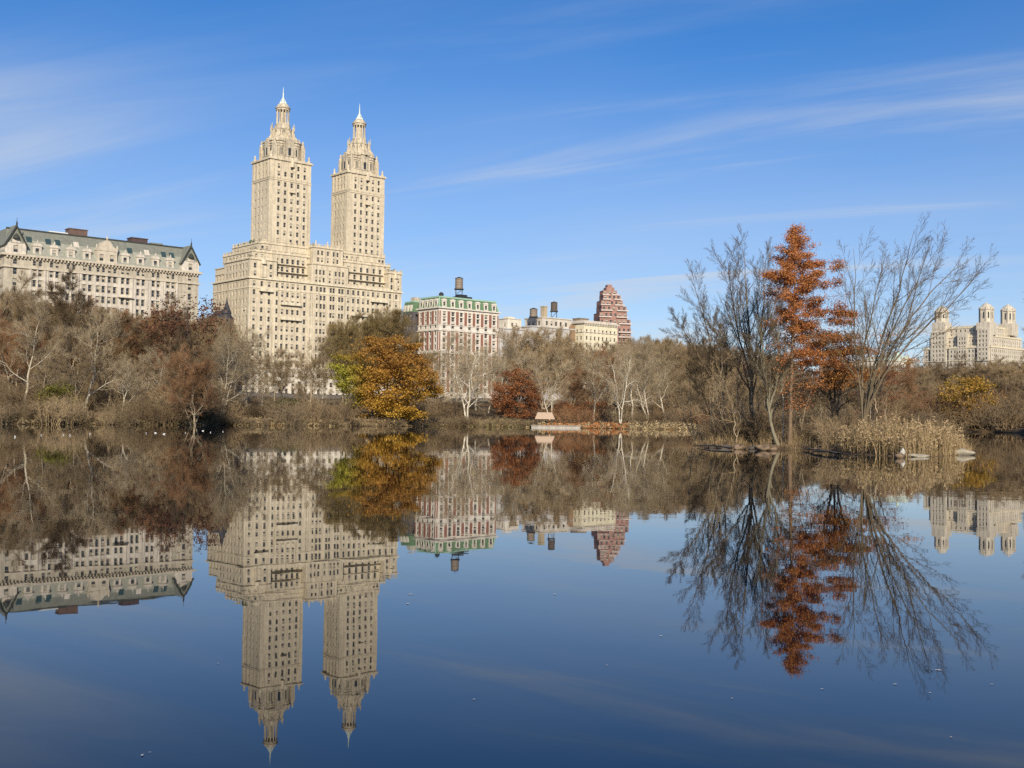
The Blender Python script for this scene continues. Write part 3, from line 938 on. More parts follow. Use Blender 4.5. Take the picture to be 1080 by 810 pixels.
def k_dormer(O, a, b, n_=None):
    d = MB(); a, b, O = Vector(a), Vector(b), Vector(O)
    w = 2.3
    d.wall(O - a * w / 2, a, b, w, 2.9, [(.5, .4, 1.8, 2.4)], .2)
    for s in (-1, 1):
        p = O + a * s * w / 2
        d.quad(p, p + b * 2, p + b * 2 + Vector((0, 0, 2.9)), p + Vector((0, 0, 2.9)))
    pts = [(math.cos(math.pi * k / 8) * (w / 2 + .2), 2.9 + .8 * math.sin(math.pi * k / 8)) for k in range(9)]
    vs = [O + a * x + Vector((0, 0, z)) - b * .15 for x, z in pts] + [O + a * x + Vector((0, 0, z)) + b * 1.8 for x, z in pts]
    d.add(vs, [tuple(range(9)), tuple(range(17, 8, -1))] + [(i, i + 1, 10 + i, 9 + i) for i in range(8)] + [(8, 0, 9, 17)])
    o = d.build('dormer', LIME, roof)
    M = Matrix.Translation(O - a * .65 + b * .2 + Vector((0, 0, .4)))
    if abs(a.y) > .5: M = M @ Matrix.Rotation(-math.pi / 2, 4, 'Z')
    link('window', window_mesh(1.3, 2.0, 0, FRAME), o, matrix=M)


for x in kx: k_dormer((x, .15, 40.9), (1, 0, 0), (0, 1, 0))
for y in ky: k_dormer((.15, y, 40.9), (0, -1, 0), (1, 0, 0))
# rear wing beyond the light court, with its own mansard
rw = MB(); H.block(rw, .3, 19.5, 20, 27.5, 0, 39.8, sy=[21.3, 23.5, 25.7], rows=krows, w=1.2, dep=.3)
rwo = rw.build('rear_wing', mat('shade_painted_brick', (.11, .10, .11), var=.2), root)  # dark brick colour carries the shade lying on this wing
r2 = MB(); r2.prism([(.2, 19.3), (20, 19.3), (20, 27.7), (.2, 27.7)], 39.8, 44.3, top=[(1.1, 20.2), (19, 20.2), (19, 26.8), (1.1, 26.8)]); r2.box(1.0, 20.1, 44.3, 19.1, 26.9, 44.8, 1)
r2.box(3, 22, 44.8, 6, 25, 46.8, 2)
for y in (21.0, 23.5, 26.0): r2.box(.1, y - .7, 40.2, .9, y + .7, 43.0, 3)
r2.build('wing_roof', [GREEN, GREEN_P, LANG, LIME], rwo)
lw = MB(); H.block(lw, 2.5, KD, 20, 19.5, 0, 39, rows=()); lw.build('light_court', IRON, root)  # court walls near black: the court's shade put into their colour
bk = MB(); bk.box(14.0, 4, 45.7, 21.5, 9, 46.9); bk.box(15, 5, 46.903, 19.5, 8, 47.8); bk.build('roof_bulkhead', IRON, root); bk = MB(); bk.lathe(4.5, 4.5, [(1.0, 45.7), (1.1, 47.2), (.3, 47.8)], 8); bk.build('roof_vent', IRON, root)
H.finish(limit=100, blind=.3)

TANK = mat('tank_cedar', (.27, .215, .165), var=.25, scale=2.0, streak=.3)
TANK_D = mat('tank_dark_cedar', (.13, .10, .08), var=.25, scale=2.0, streak=.3)


def tank(s, back, z0, leg, r, h, label, body=None, cap=True):
    p = avenue(s, back)
    root = tag(empty('water_tank', (p[0], p[1], z0)), label, 'water tank', 'rooftop water tanks')
    t = MB(); t.lathe(0, 0, [(r, leg), (r * .97, leg + h), ], 16); t.build('barrel', body or TANK, root)
    c = MB(); c.lathe(0, 0, [(r * 1.06, leg + h + .003), (r * 1.05, leg + h + .15), (r * .1, leg + h + r * .42)], 16); c.build('cap', IRON if cap else (body or TANK), root)
    s_ = MB()
    s_.box(-r * 1.15, -r * 1.15, leg - .35, r * 1.15, r * 1.15, leg - .003)
    for a in (-1, 1):
        for b_ in (-1, 1): s_.bar((a * r * .8, b_ * r * .8, 0), (a * r * .8, b_ * r * .8, leg - .3), .16, 4)
        s_.bar((a * r * .8, -r * .8, .2), (a * r * .8, r * .8, leg - .4), .1, 4); s_.bar((-r * .8, a * r * .8, .2), (r * .8, a * r * .8, leg - .4), .1, 4)
    s_.build('stand', IRON, root)
    hp = MB()
    for k in range(4): hp.lathe(0, 0, [(r * 1.015, leg + h * (.12 + .24 * k)), (r * 1.015, leg + h * (.12 + .24 * k) + .08)], 16)
    hp.build('hoop', IRON, root)
    return root


tank(80.3, 6.5, ZG + .3 + 47.8, 2.6, 1.75, 4.6, 'wooden water tank on iron legs atop the red and white mansard building')

# ------------------------------------------------------------------ smaller houses farther up the avenue
GREYW = mat('grey_white_stucco', (.55, .53, .50), var=.1, scale=.5, streak=.2)
CREAM = mat('cream_stucco', (.72, .65, .47), var=.1, scale=.4, streak=.15)
H = House('grey_white_building', 102.6, 4, ZG + .3, 'low grey-white building with a small white penthouse beside the red and white striped one', 'building')
wb = MB(); H.block(wb, 0, 0, 17, 18, 0, 34.0, ex=spread(1, 16, 6), sy=spread(1, 17, 5), rows=[1.5 + 3.2 * i for i in range(10)], h=1.8, w=1.1)
ring(wb, 0, 0, 17, 18, 34, 34.5, .4); wb.build('wall', GREYW, H.root)
wb = MB(); H.block(wb, 6, 2, 14.5, 9, 34.5, 39.0, ex=[9, 11.5], sy=[4], rows=[35.5], w=1.2); ring(wb, 6, 2, 14.5, 9, 39, 39.3, .3); wb.box(8, 4, 39.3, 12, 7, 40.3); wb.build('penthouse', STONE_PALE, H.root)
H.finish(limit=60, blind=.4)

H = House('tank_topped_building', 121.0, 3, ZG + .3, 'white apartment house carrying water tanks and a chimney, behind the domed brown tree', 'building')
wb = MB(); H.block(wb, 0, 0, 28, 18, 0, 36, ex=spread(1, 27, 9), sy=spread(1, 17, 5), rows=[1.5 + 3.2 * i for i in range(10)], h=1.8, w=1.1)
ring(wb, 0, 0, 28, 18, 36, 36.5, .4); wb.build('wall', GREYW, H.root)
wb = MB(); H.block(wb, 8, 1.5, 27, 14, 36.5, 40.8, ex=[11, 14, 17, 20, 23.5], sy=[4, 8, 11], rows=[(37.4, 2.0)], w=1.5)
ring(wb, 8, 1.5, 27, 14, 40.8, 41.3, .35); wb.build('penthouse', LANG_W, H.root)
ch = MB(); ch.box(13, 6, 41.3, 15.2, 8.4, 46.6); ch.box(12.8, 5.8, 46.603, 15.4, 8.6, 47.0); ch.build('chimney', mat('buff_chimney', (.42, .34, .22), var=.2), H.root)
dr = MB(); dr.box(24.6, -.15, 30, 28.05, -.002, 38.5); dr.build('brown_pier', mat('tan_brick', (.30, .19, .11), var=.2), H.root)
H.finish(limit=60, blind=.4)
tank(124.7, 6, ZG + .3 + 36.5, 4.6, 1.8, 3.4, 'small water tank on tall legs above the white house, apart from the chimney')
tank(139.7, 8, ZG + .3 + 41.3, 3.6, 1.6, 4.0, 'dark water tank close beside the tan chimney on the white house', TANK_D)

H = House('cream_building', 152.1, 0, ZG + .5, 'plain cream apartment house with white cornice in front of the red stepped tower', 'apartment building')
wb = MB(); H.block(wb, 0, 0, 23.2, 18, 0, 39.3, ex=spread(.6, 22.6, 8), sy=spread(.8, 17.2, 6), rows=[1.6 + 3.3 * i for i in range(11)], h=1.9, w=1.15)
wb.build('wall', CREAM, H.root)
cc = MB(); ring(cc, 0, 0, 23.2, 18, 35.0, 35.4, .25); ring(cc, 0, 0, 23.2, 18, 39.3, 40.0, .9)
for i in range(20): cc.box(.3 + i * 1.15, -.8, 38.6, .7 + i * 1.15, -.003, 39.3)
cc.box(.2, .2, 40, 23, .5, 40.8); cc.box(.2, .5, 40, .5, 17.8, 40.8)
cc.build('cornice', LANG_W, H.root)
ph = MB(); ph.box(4, 7, 40, 10, 12, 42.2); ph.box(3.8, 6.8, 42.203, 10.2, 12.2, 42.6); ph.build('roof_bulkhead', TANK, H.root)
H.finish(limit=90, blind=.35)

# ------------------------------------------------------------------ red stepped tower far behind
p0 = at(632.5, 330, 700)
BRICK2 = mat('salmon_brick', (.33, .19, .155), var=.25, scale=.6, streak=.15)
H = House('red_stepped_tower', 400, 0, ZG + .5, 'red brick residential tower stepping inward to a point, banded with pale balconies', 'tower block', rz=R(12), xy=(p0[0], p0[1]))
gzr = ZG + .5
ht = lambda py: at(648, py, 705)[2] - gzr
steps = [(-.3, 20.2, 0, ht(346)), (.5, 20.2, ht(346), ht(337)), (.5, 18.2, ht(337), ht(330)), (2.0, 18.2, ht(330), ht(323)), (2.0, 16.0, ht(323), ht(317)), (3.6, 14.8, ht(317), ht(311)), (3.6, 12.6, ht(311), ht(306)), (6.0, 11.2, ht(306), ht(302.5)), (7.0, 10.0, ht(302.5), ht(299.5))]
bl = MB()
for k, (xa, xb, za, zb) in enumerate(steps):
    sb = MB()
    yb = k * .9
    nfl = max(1, int((zb - za) / 3.0))
    lo = za if k else max(za, 20)
    rows = [z for z in np.arange(max(za, zb - 3.0 * nfl) + .8, zb - 2, 3.0) if z > 18]
    H.block(sb, xa, yb, xb, yb + 16 - k * 1.4, za, zb, ex=[(c, 1.5) for c in spread(xa, xb, max(1, int((xb - xa) / 2.8)))], sy=spread(yb + 1, yb + 15 - k * 1.4, 4), rows=[float(z) for z in rows], h=1.7, w=1.3)
    sb.build('setback_tier', BRICK2, H.root)
    for z in rows:
        bl.box(xa - .5, yb - 1.2, float(z) - .9, xa + (xb - xa) * .42, yb - .01, float(z) - .15)
        bl.box(xa + (xb - xa) * .60, yb - 1.2, float(z) - .9, xb + .9, yb - .01, float(z) - .15)
bl.build('balcony', mat('pale_concrete', (.52, .44, .39), var=.15), H.root)['kind'] = 'stuff'
H.finish(limit=80, blind=.4)

# ------------------------------------------------------------------ castle-like apartment block with three octagonal towers
H = House('three_towered_building', 560.8, 0, 11, 'castle-like cream apartment block with three octagonal domed towers', 'apartment building')
root = H.root
BER = mat('beresford_brick', (.585, .525, .42), var=.22, scale=.7, streak=.42)
hz = lambda py, px=1045, D=818: at(px, py, D)[2] - 11
z1, z2, z3 = hz(366), hz(354), hz(344)
rows = [2 + 3.3 * i for i in range(24)]
b1 = MB(); H.block(b1, 0, 0, 54, 52, 0, z1, ex=spread(1, 53, 17), sy=spread(1, 51, 18), rows=rows, h=1.9, w=1.2)
b1.build('main_block', BER, root)
b2 = MB(); H.block(b2, 3.0, 3.0, 54, 49, z1, z2, ex=spread(5, 53, 14), sy=spread(5, 46, 14), rows=[z1 + .9 + 3.2 * i for i in range(3)], h=1.8, w=1.2)
b2.build('setback_tier', BER, root)
b3 = MB(); H.block(b3, 6.0, 6.5, 54, 46, z2, z3, ex=spread(9, 52, 12), sy=spread(10, 42, 9), rows=[z2 + .8 + 3.1 * i for i in range(3)], h=1.8, w=1.2)
for x in (10, 20, 30): b3.box(x, 8, z3, x + 4, 14, z3 + 1.8)
for y in (14, 22, 29): b3.box(7.5, y, z3, 12, y + 3.5, z3 + 1.6)
b3.build('setback_tier', BER, root)
cn = MB()
for (x0, y0, x1, y1, z, p) in ((0, 0, 54, 52, z1 - .3, .5), (0, 0, 54, 52, z1 - 9.5, .3), (3, 3, 54, 49, z2 - .3, .4), (6, 6.5, 54, 46, z3 - .3, .4)):
    ring(cn, x0, y0, x1, y1, z, z + .55, p)
balustrade(cn, .2, .2, 53.5, 51.5, z1 + .25); balustrade(cn, 3.2, 3.2, 53.5, 48, z2 + .25); balustrade(cn, 6.2, 6.7, 53, 45, z3 + .25)
cn.build('cornice', STONE_TRIM, root)
# bays standing proud of the south side
bb = MB()
H.block(bb, -.8, 1.2, 6, 9.8, z1 - 10, z3 - 1.5, sy=spread(1.8, 9.2, 3), ex=(), rows=[z1 - 9 + 3.2 * i for i in range(7)], h=1.8, w=1.1)
H.block(bb, -.7, 34, 7, 46, z1 - 10, z3 - 2.5, sy=spread(35, 45, 4), ex=(), rows=[z1 - 9 + 3.2 * i for i in range(7)], h=1.8, w=1.1)
H.block(bb, -.4, 18, 5, 25, z1 - 8, z2 + 2.5, sy=spread(18.5, 24.5, 3), ex=(), rows=[z1 - 7 + 3.2 * i for i in range(6)], h=1.8, w=1.1)
bb.build('projecting_bay', BER, root)
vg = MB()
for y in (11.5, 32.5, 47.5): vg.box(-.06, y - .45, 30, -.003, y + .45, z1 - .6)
vg.build('painted_recess_shade', IRON, root)  # dark strips on the flat wall, recess shade painted as colour


def ber_tower(cx, cy, zb, zt, r):
    t = MB()
    t.box(cx - r - .6, cy - r - .6, zb - 6, cx + r + .6, cy + r + .6, zb + 3.0)
    t.prism(ngon(cx, cy, r + .5, 8, math.pi / 8), zb + 3.0, zb + 3.8)
    h = zt - zb
    zc = zb + h * .70
    t.prism(ngon(cx, cy, r * 1.02, 8, math.pi / 8), zb + 3.8, zc)
    t.prism(ngon(cx, cy, r * 1.16, 8, math.pi / 8), zc, zc + .8)
    for k in range(8):
        a = 2 * math.pi * k / 8 + math.pi / 8
        t.box(cx + r * math.cos(a) - .45, cy + r * math.sin(a) - .45, zb + 3, cx + r * math.cos(a) + .45, cy + r * math.sin(a) + .45, zc + .4)
        t.lathe(cx + r * 1.05 * math.cos(a), cy + r * 1.05 * math.sin(a), [(.4, zc + .8), (.5, zc + 1.5), (.08, zc + 2.4)], 6)
    to = t.build('corner_tower', BER, root)
    d = MB(); d.lathe(cx, cy, [(r * .98, zc + .8), (r * .98, zc + 1.6), (r * .86, zc + 2.6), (r * .62, zc + 3.9), (r * .3, zc + 4.8), (.5, zc + 5.2), (.6, zt - .6), (.1, zt + .6)], 16)
    d.build('dome', BER, to)
    w = MB()
    for k in range(8):
        a = 2 * math.pi * k / 8
        n_ = Vector((math.cos(a), math.sin(a), 0)); tg = Vector((-n_.y, n_.x, 0))
        c = Vector((cx, cy, 0)) + n_ * (r * 1.02 * math.cos(math.pi / 8) + .02)
        z0_, z1_ = zb + 4.8, zc - 1.2
        z0_ += 1.2; pts = [(-.5, z0_), (.5, z0_), (.5, z1_ - .8), (.3, z1_ - .3), (0, z1_ - .1), (-.3, z1_ - .3), (-.5, z1_ - .8)]
        w.add([c + tg * x + Vector((0, 0, z)) for x, z in pts], [tuple(range(7))])
    w.build('arched_opening', GLASS, to)


ber_tower(6.5, 6.5, hz(344), hz(318.5), 4.6)
ber_tower(6.5, 41, hz(344, 992, 846), hz(323, 992, 846), 4.5)
ber_tower(40, 6.5, hz(346, 1068, 845), hz(321, 1068, 845), 4.6)
H.finish(limit=100, blind=.3)

# museum wing with pale green roof, to the side of it
H = House('green_roofed_wing', 436, 6, 10, 'low pale building with light green copper roof beside the three-towered block', 'building')
wb = MB(); H.block(wb, 0, 0, 30, 30, 0, 34, ex=spread(1, 29, 11), sy=spread(1, 29, 9), rows=[2 + 4.5 * i for i in range(7)], h=3.0, w=1.3)
ring(wb, 0, 0, 30, 30, 34, 34.6, .5); wb.build('wall', STONE_PALE, H.root)
wb = MB(); wb.prism([(16, -.3), (30.3, -.3), (30.3, 20), (16, 20)], 34.6, 38.6, top=[(19, 3), (28, 3), (28, 16), (19, 16)]); wb.prism([(-.2, -.2), (16, -.2), (16, 20), (-.2, 20)], 34.6, 37.0, top=[(1.5, 2), (16, 2), (16, 17), (1.5, 17)])
wb.lathe(23.5, 8, [(1.0, 38.5), (.9, 40), (.1, 43)], 8)
wb.build('copper_roof', mat('mint_copper', (.48, .56, .46), var=.12, scale=.8), H.root)
H.finish(limit=60, blind=.2)
H = House('buff_stone_block', 395, 10, 10, 'low buff stone block glimpsed behind the rust-coloured island trees', 'building')
wb = MB(); H.block(wb, 0, 0, 34, 20, 0, 29, ex=spread(1, 33, 11), sy=spread(1, 19, 6), rows=[2 + 3.6 * i for i in range(9)], h=2.0, w=1.2)
ring(wb, 0, 0, 34, 20, 29, 29.6, .4); wb.build('wall', mat('buff_stone', (.42, .35, .27), var=.15, streak=.2), H.root)
H.finish(limit=60, blind=.3)
# ------------------------------------------------------------------ growing trees
def nrm(v):
    return v / np.maximum(np.linalg.norm(v, axis=-1, keepdims=True), 1e-9)


def resample(stem, K):
    """stem: list of (x,y,z,r) -> smooth K points"""
    s = np.array(stem, float)
    d = np.r_[0, np.cumsum(np.linalg.norm(np.diff(s[:, :3], axis=0), axis=1))]
    t = np.linspace(0, d[-1], K)
    out = np.stack([np.interp(t, d, s[:, i]) for i in range(4)], 1)
    for _ in range(2):
        out[1:-1, :3] = (out[:-2, :3] + 2 * out[1:-1, :3] + out[2:, :3]) / 4
    return out


def grow(rng, stems, levels):
    """stems: (N,K,4) arrays; levels: dicts. Returns [(P,R)] per level, P (n,K,3), R (n,K)"""
    P, Rr = stems[..., :3], stems[..., 3]
    out = [(P, Rr)]
    for lv in levels:
        n, K = P.shape[0], P.shape[1]
        c = lv['n']
        t0, t1 = lv.get('t', (.2, 1.0))
        t = t0 + (t1 - t0) * (np.arange(c)[None, :] + rng.uniform(.0, 1.0, (n, c))) / c
        f = t * (K - 1)
        i0 = np.clip(f.astype(int), 0, K - 2); fr = (f - i0)[..., None]
        ar = np.arange(n)[:, None]
        A, B = P[ar, i0], P[ar, i0 + 1]
        st = A + (B - A) * fr
        tan = nrm(B - A)
        rad = Rr[ar, i0] * (1 - fr[..., 0]) + Rr[ar, i0 + 1] * fr[..., 0]
        plen = np.linalg.norm(np.diff(P, axis=1), axis=2).sum(1)[:, None]
        az = rng.uniform(0, 6.283, (n, 1)) + np.arange(c)[None, :] * 2.399 + rng.normal(0, .5, (n, c))
        ref = np.where(np.abs(tan[..., 2:3]) < .9, np.array([0, 0, 1.0]), np.array([1.0, 0, 0]))
        e1 = nrm(np.cross(tan, ref)); e2 = np.cross(tan, e1)
        ang = np.radians(rng.normal(lv['ang'], lv.get('av', 9), (n, c)))
        if 'top' in lv:      # the angle closes towards the tip
            ang *= 1 - lv['top'] * t
        d = tan * np.cos(ang)[..., None] + (e1 * np.cos(az)[..., None] + e2 * np.sin(az)[..., None]) * np.sin(ang)[..., None]
        d = d + np.array(lv.get('bias', (0, 0, 0)))
        ln = lv['len'] * plen * (1 - lv.get('shape', .5) * t) * rng.uniform(.65, 1.25, (n, c))
        if 'min' in lv: ln = np.maximum(ln, lv['min'])
        if 'max' in lv: ln = np.minimum(ln, lv['max'] * rng.uniform(.7, 1.1, (n, c)))
        K2 = lv.get('k', 4)
        pts = [st.reshape(-1, 3)]
        d = nrm(d.reshape(-1, 3)); ln = ln.reshape(-1)
        w = lv.get('wob', .18)
        for k in range(K2 - 1):
            pts.append(pts[-1] + d * (ln / (K2 - 1))[:, None])
            d = nrm(d + rng.normal(0, w, d.shape) + np.array([0, 0, lv.get('up', .1)]))
        P = np.stack(pts, 1)
        r0 = np.minimum(rad.reshape(-1) * lv.get('rr', .6), lv.get('rmax', 9))
        r0 = np.maximum(r0, lv.get('rmin', .004))
        Rr = r0[:, None] * np.linspace(1, lv.get('tip', .35), K2)[None, :]
        out.append((P, Rr))
    return out


def tubes(P, Rr, M):
    n, K, _ = P.shape
    T = np.empty_like(P)
    T[:, 1:-1] = P[:, 2:] - P[:, :-2]; T[:, 0] = P[:, 1] - P[:, 0]; T[:, -1] = P[:, -1] - P[:, -2]
    T = nrm(T)
    ref = np.where(np.abs(T[:, :1, 2:3]) < .8, np.array([0, 0, 1.0]), np.array([1.0, 0, 0]))
    ref = np.broadcast_to(ref, P.shape)
    e1 = nrm(np.cross(T, ref)); e2 = np.cross(T, e1)
    a = np.arange(M) * 2 * np.pi / M
    V = P[:, :, None, :] + Rr[:, :, None, None] * (e1[:, :, None, :] * np.cos(a)[None, None, :, None] + e2[:, :, None, :] * np.sin(a)[None, None, :, None])
    idx = np.arange(n * K * M).reshape(n, K, M)
    nx = np.roll(idx, -1, axis=2)
    Fq = np.stack([idx[:, :-1], nx[:, :-1], nx[:, 1:], idx[:, 1:]], -1).reshape(-1, 4)
    return V.reshape(-1, 3), Fq


def join(parts):
    vs, fs, o = [], [], 0
    for v, f in parts:
        vs.append(v); fs.append(f + o); o += len(v)
    return np.concatenate(vs), np.concatenate(fs)


def np_mesh(name, V, Fq, mats, smooth=True, colors=None, midx=None):
    me = bpy.data.meshes.new(name)
    nv, nf = len(V), len(Fq)
    me.vertices.add(nv); me.vertices.foreach_set('co', np.ascontiguousarray(V, dtype=np.float32).ravel())
    me.loops.add(nf * 4); me.loops.foreach_set('vertex_index', np.ascontiguousarray(Fq, dtype=np.int32).ravel())
    me.polygons.add(nf); me.polygons.foreach_set('loop_start', np.arange(nf, dtype=np.int32) * 4)
    if smooth: me.polygons.foreach_set('use_smooth', np.ones(nf, dtype=bool))
    for mm in (mats if isinstance(mats, (list, tuple)) else [mats]): me.materials.append(mm)
    if midx is not None: me.polygons.foreach_set('material_index', np.ascontiguousarray(midx, dtype=np.int32))
    me.update(calc_edges=True)
    if colors is not None:
        at_ = me.attributes.new('leaf', 'FLOAT_COLOR', 'FACE')
        c4 = np.ones((nf, 4), dtype=np.float32); c4[:, :3] = colors
        at_.data.foreach_set('color', c4.ravel())
    return me


def leaf_quads(rng, C, size, flat=.0, aspect=.6):
    """one small leaf spray per centre, random facing (flat: lies towards horizontal)"""
    n = len(C)
    nn = nrm(rng.normal(0, 1, (n, 3)) + np.array([0, 0, flat]))
    a = nrm(np.cross(nn, rng.normal(0, 1, (n, 3)))); b_ = np.cross(nn, a)
    s = (size * rng.uniform(.6, 1.4, n))[:, None]
    V = np.stack([C - a * s, C + b_ * s * aspect * .8, C + a * s, C - b_ * s * aspect], 1).reshape(-1, 3)
    return V, np.arange(n * 4).reshape(n, 4)


def tree_parts(name, levels_out, cut, bark, twig, sides=(8, 6, 4, 3, 3, 3), tname='trunk', cname='crown'):
    """levels below cut -> trunk with limbs; the rest -> crown of fine branches"""
    tp = [tubes(P, Rr, sides[i]) for i, (P, Rr) in enumerate(levels_out) if i < cut]
    cp = [tubes(P, Rr, sides[i]) for i, (P, Rr) in enumerate(levels_out) if i >= cut]
    tm = np_mesh(tname, *join(tp), bark)
    cmh = np_mesh(cname, *join(cp), twig, smooth=False) if cp else None
    return tm, cmh


def stem_line(rng, pts, r0, r1, K=10, wob=0.0):
    pts = np.array(pts, float)
    n = len(pts)
    s = np.c_[pts, np.linspace(r0, r1, n)]
    o = resample(s, K)
    if wob: o[1:, :3] += rng.normal(0, wob, (K - 1, 3)) * np.array([1, 1, .2])
    return o


BARK_G = mat('grey_brown_bark', (.34, .275, .185), var=.35, scale=3, rnd=.35)
TWIG_G = mat('grey_brown_twig', (.275, .20, .112), var=.12, scale=.25, rnd=.42)
TWIG_D = mat('dark_umber_twig', (.185, .128, .07), var=.14, scale=.25, rnd=.45)
TWIG_O = mat('olive_twig', (.24, .175, .075), var=.15, scale=.25, rnd=.2)
TWIG_R = mat('russet_twig', (.25, .138, .068), var=.15, scale=.25, rnd=.25)
TWIG_P = mat('pale_twig', (.37, .29, .18), var=.2, scale=1.0, rnd=.2)
BARK_P = mat('pale_sycamore_bark', (.44, .38, .28), var=.35, scale=2.2, rnd=.12, c2=(.42, .37, .28))
BARK_D = mat('dark_wet_bark', (.06, .048, .038), var=.35, scale=4)
BARK_T = mat('tan_bark', (.29, .225, .145), var=.3, scale=5, c2=(.27, .22, .15))
BARK_OLV = mat('olive_grey_bark', (.20, .175, .115), var=.3, scale=5)
LEAF = leaf_mat('autumn_leaf')

PROTO = {}


def proto_bare(key, seed, Hh=20.0, spread_=1.0, cut=3, bark=None, twig=None, fork=1, wob=.2, dens=1.0, up=.12, tw=.027):
    """a full-grown bare tree, base at the origin, about Hh tall"""
    rng = np.random.default_rng(seed)
    stems = []
    for k in range(fork):
        a = rng.uniform(0, 6.28)
        lean = (.10 if fork == 1 else .22) * spread_ * Hh
        top = np.array([math.cos(a) * lean, math.sin(a) * lean, Hh * rng.uniform(.72, .86)])
        mid = top * .45 + np.array([rng.normal(0, .04), rng.normal(0, .04), .05]) * Hh
        stems.append(stem_line(rng, [(0, 0, -.6), mid * .4, mid, top], Hh * .0145 / fork ** .4, Hh * .003, 9, Hh * .008))
    lv = [dict(n=10, t=(.22, .98), ang=54, av=12, top=.25, len=.52 * spread_, shape=.5, up=up, wob=wob, k=6, rr=.55),
          dict(n=8, t=(.18, 1), ang=46, len=.52, shape=.4, up=up, wob=wob, k=5, rr=.55),
          dict(n=int(8 * dens), t=(.1, 1), ang=38, len=.55, shape=.35, up=up * 1.5, wob=wob * .7, k=4, rr=.6, rmin=tw * .8),
          dict(n=int(12 * dens), t=(.08, 1), ang=30, len=.72, shape=.3, up=up * 1.8, wob=.09, k=3, rr=.6, rmin=tw * .6, rmax=tw, min=.8)]
    o = grow(rng, np.stack(stems), lv)
    tm, cm_ = tree_parts(key, o, cut, bark or BARK_G, twig or TWIG_G)
    zmax = float(np.percentile(o[-1][0][..., 2], 96))
    r = empty('bare_tree', (0, 0, 0))
    link('trunk', tm, r); link('crown', cm_, r)
    PROTO[key] = (r, zmax)
    return r


def proto_leafy(key, seed, Hh, rad, ncl, nleaf, size, colf, shape='dome', bark=None, zlo=.12, tw=TWIG_D, name='autumn_tree', clump=.16, flat=1.2, zf=.5):
    """a tree still in leaf: trunk and limbs, and a crown of leaf sprays gathered in clumps with gaps between"""
    rng = np.random.default_rng(seed)
    st = stem_line(rng, [(0, 0, -.5), (0, 0, Hh * .4), (rad * .1, 0, Hh * .85)], Hh * .022, Hh * .004, 8, Hh * .006)[None]
    o = grow(rng, st, [dict(n=14, t=(.12, .98), ang=66, av=12, top=.5, len=.62 * rad / Hh * 1.6, shape=.45, up=.08, wob=.16, k=6, rr=.5),
                       dict(n=7, t=(.25, 1), ang=44, len=.5, up=.05, wob=.2, k=4, rr=.55)])
    tm = np_mesh('trunk', *join([tubes(P, Rr, s) for (P, Rr), s in zip(o, (8, 5, 4))]), bark or BARK_D)
    cs = []
    while len(cs) < ncl:
        p = rng.uniform(-1, 1, 3)
        z = (p[2] + 1) / 2
        if shape == 'dome':
            prof = math.sqrt(max(0, 1 - (max(0, z - .42) / .58) ** 2.2)) * (.62 + .38 * min(1, z / .38))
        else:
            prof = (1 - z) ** .75 + .08
        rr = math.hypot(p[0], p[1])
        if rr > prof or rr < prof * .35 * rng.uniform(0, 1.4): continue
        cs.append((p[0] * rad, p[1] * rad, Hh * (zlo + (1 - zlo) * z * .97)))
    cs = np.array(cs)
    a = rng.uniform(0, 6.28, 5)
    lob = 1 + .13 * np.sin(3 * np.arctan2(cs[:, 1], cs[:, 0]) + a[0] + cs[:, 2] * .4) + .08 * np.sin(5 * np.arctan2(cs[:, 1], cs[:, 0]) + a[1])
    cs[:, :2] *= lob[:, None]
    C = np.repeat(cs, nleaf, 0)
    rc_ = np.repeat(rng.uniform(.6, 1.35, ncl), nleaf)[:, None]
    C = C + rng.normal(0, 1, C.shape) * np.array([1, 1, zf]) * clump * rad * rc_
    C[:, 2] = np.maximum(C[:, 2], .25)
    V, Fq = leaf_quads(rng, C, size, flat)
    colr = colf(rng, C / np.array([rad, rad, Hh]), np.repeat(rng.uniform(0, 1, ncl), nleaf))
    cmh = np_mesh('crown', V, Fq, LEAF, smooth=False, colors=colr)
    r = empty(name, (0, 0, 0))
    link('trunk', tm, r); link('crown', cmh, r)
    PROTO[key] = (r, Hh)
    return r


def proto_shrub(key, seed, Hh, rad, nst, twig, name='bare_shrub', dens=6, tw=.022):
    rng = np.random.default_rng(seed)
    stems = []
    for k in range(nst):
        a = rng.uniform(0, 6.28); q = rad * rng.uniform(.1, 1) ** .6
        b0 = np.array([math.cos(a), math.sin(a), 0]) * q * .5
        top = np.array([math.cos(a) * q, math.sin(a) * q, Hh * rng.uniform(.55, 1) * (1 - .35 * (q / rad) ** 2)])
        stems.append(stem_line(rng, [b0 - (0, 0, .3), b0 * .6 + top * .4 + (0, 0, Hh * .12), top], .05, .015, 6, Hh * .02))
    o = grow(rng, np.stack(stems), [dict(n=7, t=(.12, 1), ang=45, len=.5, up=.05, wob=.25, k=4, rr=.6, rmin=tw),
                                    dict(n=dens, t=(.1, 1), ang=42, len=.55, up=.05, wob=.25, k=3, rr=.7, rmin=tw * .8, min=.3)])
    me = np_mesh('bare_shrub', *join([tubes(P, Rr, 3) for P, Rr in o]), twig, smooth=False)
    r = link(name, me)
    PROTO[key] = (r, Hh)
    return r


def lerp3(a, b, t):
    return np.array(a)[None] * (1 - t[:, None]) + np.array(b)[None] * t[:, None]


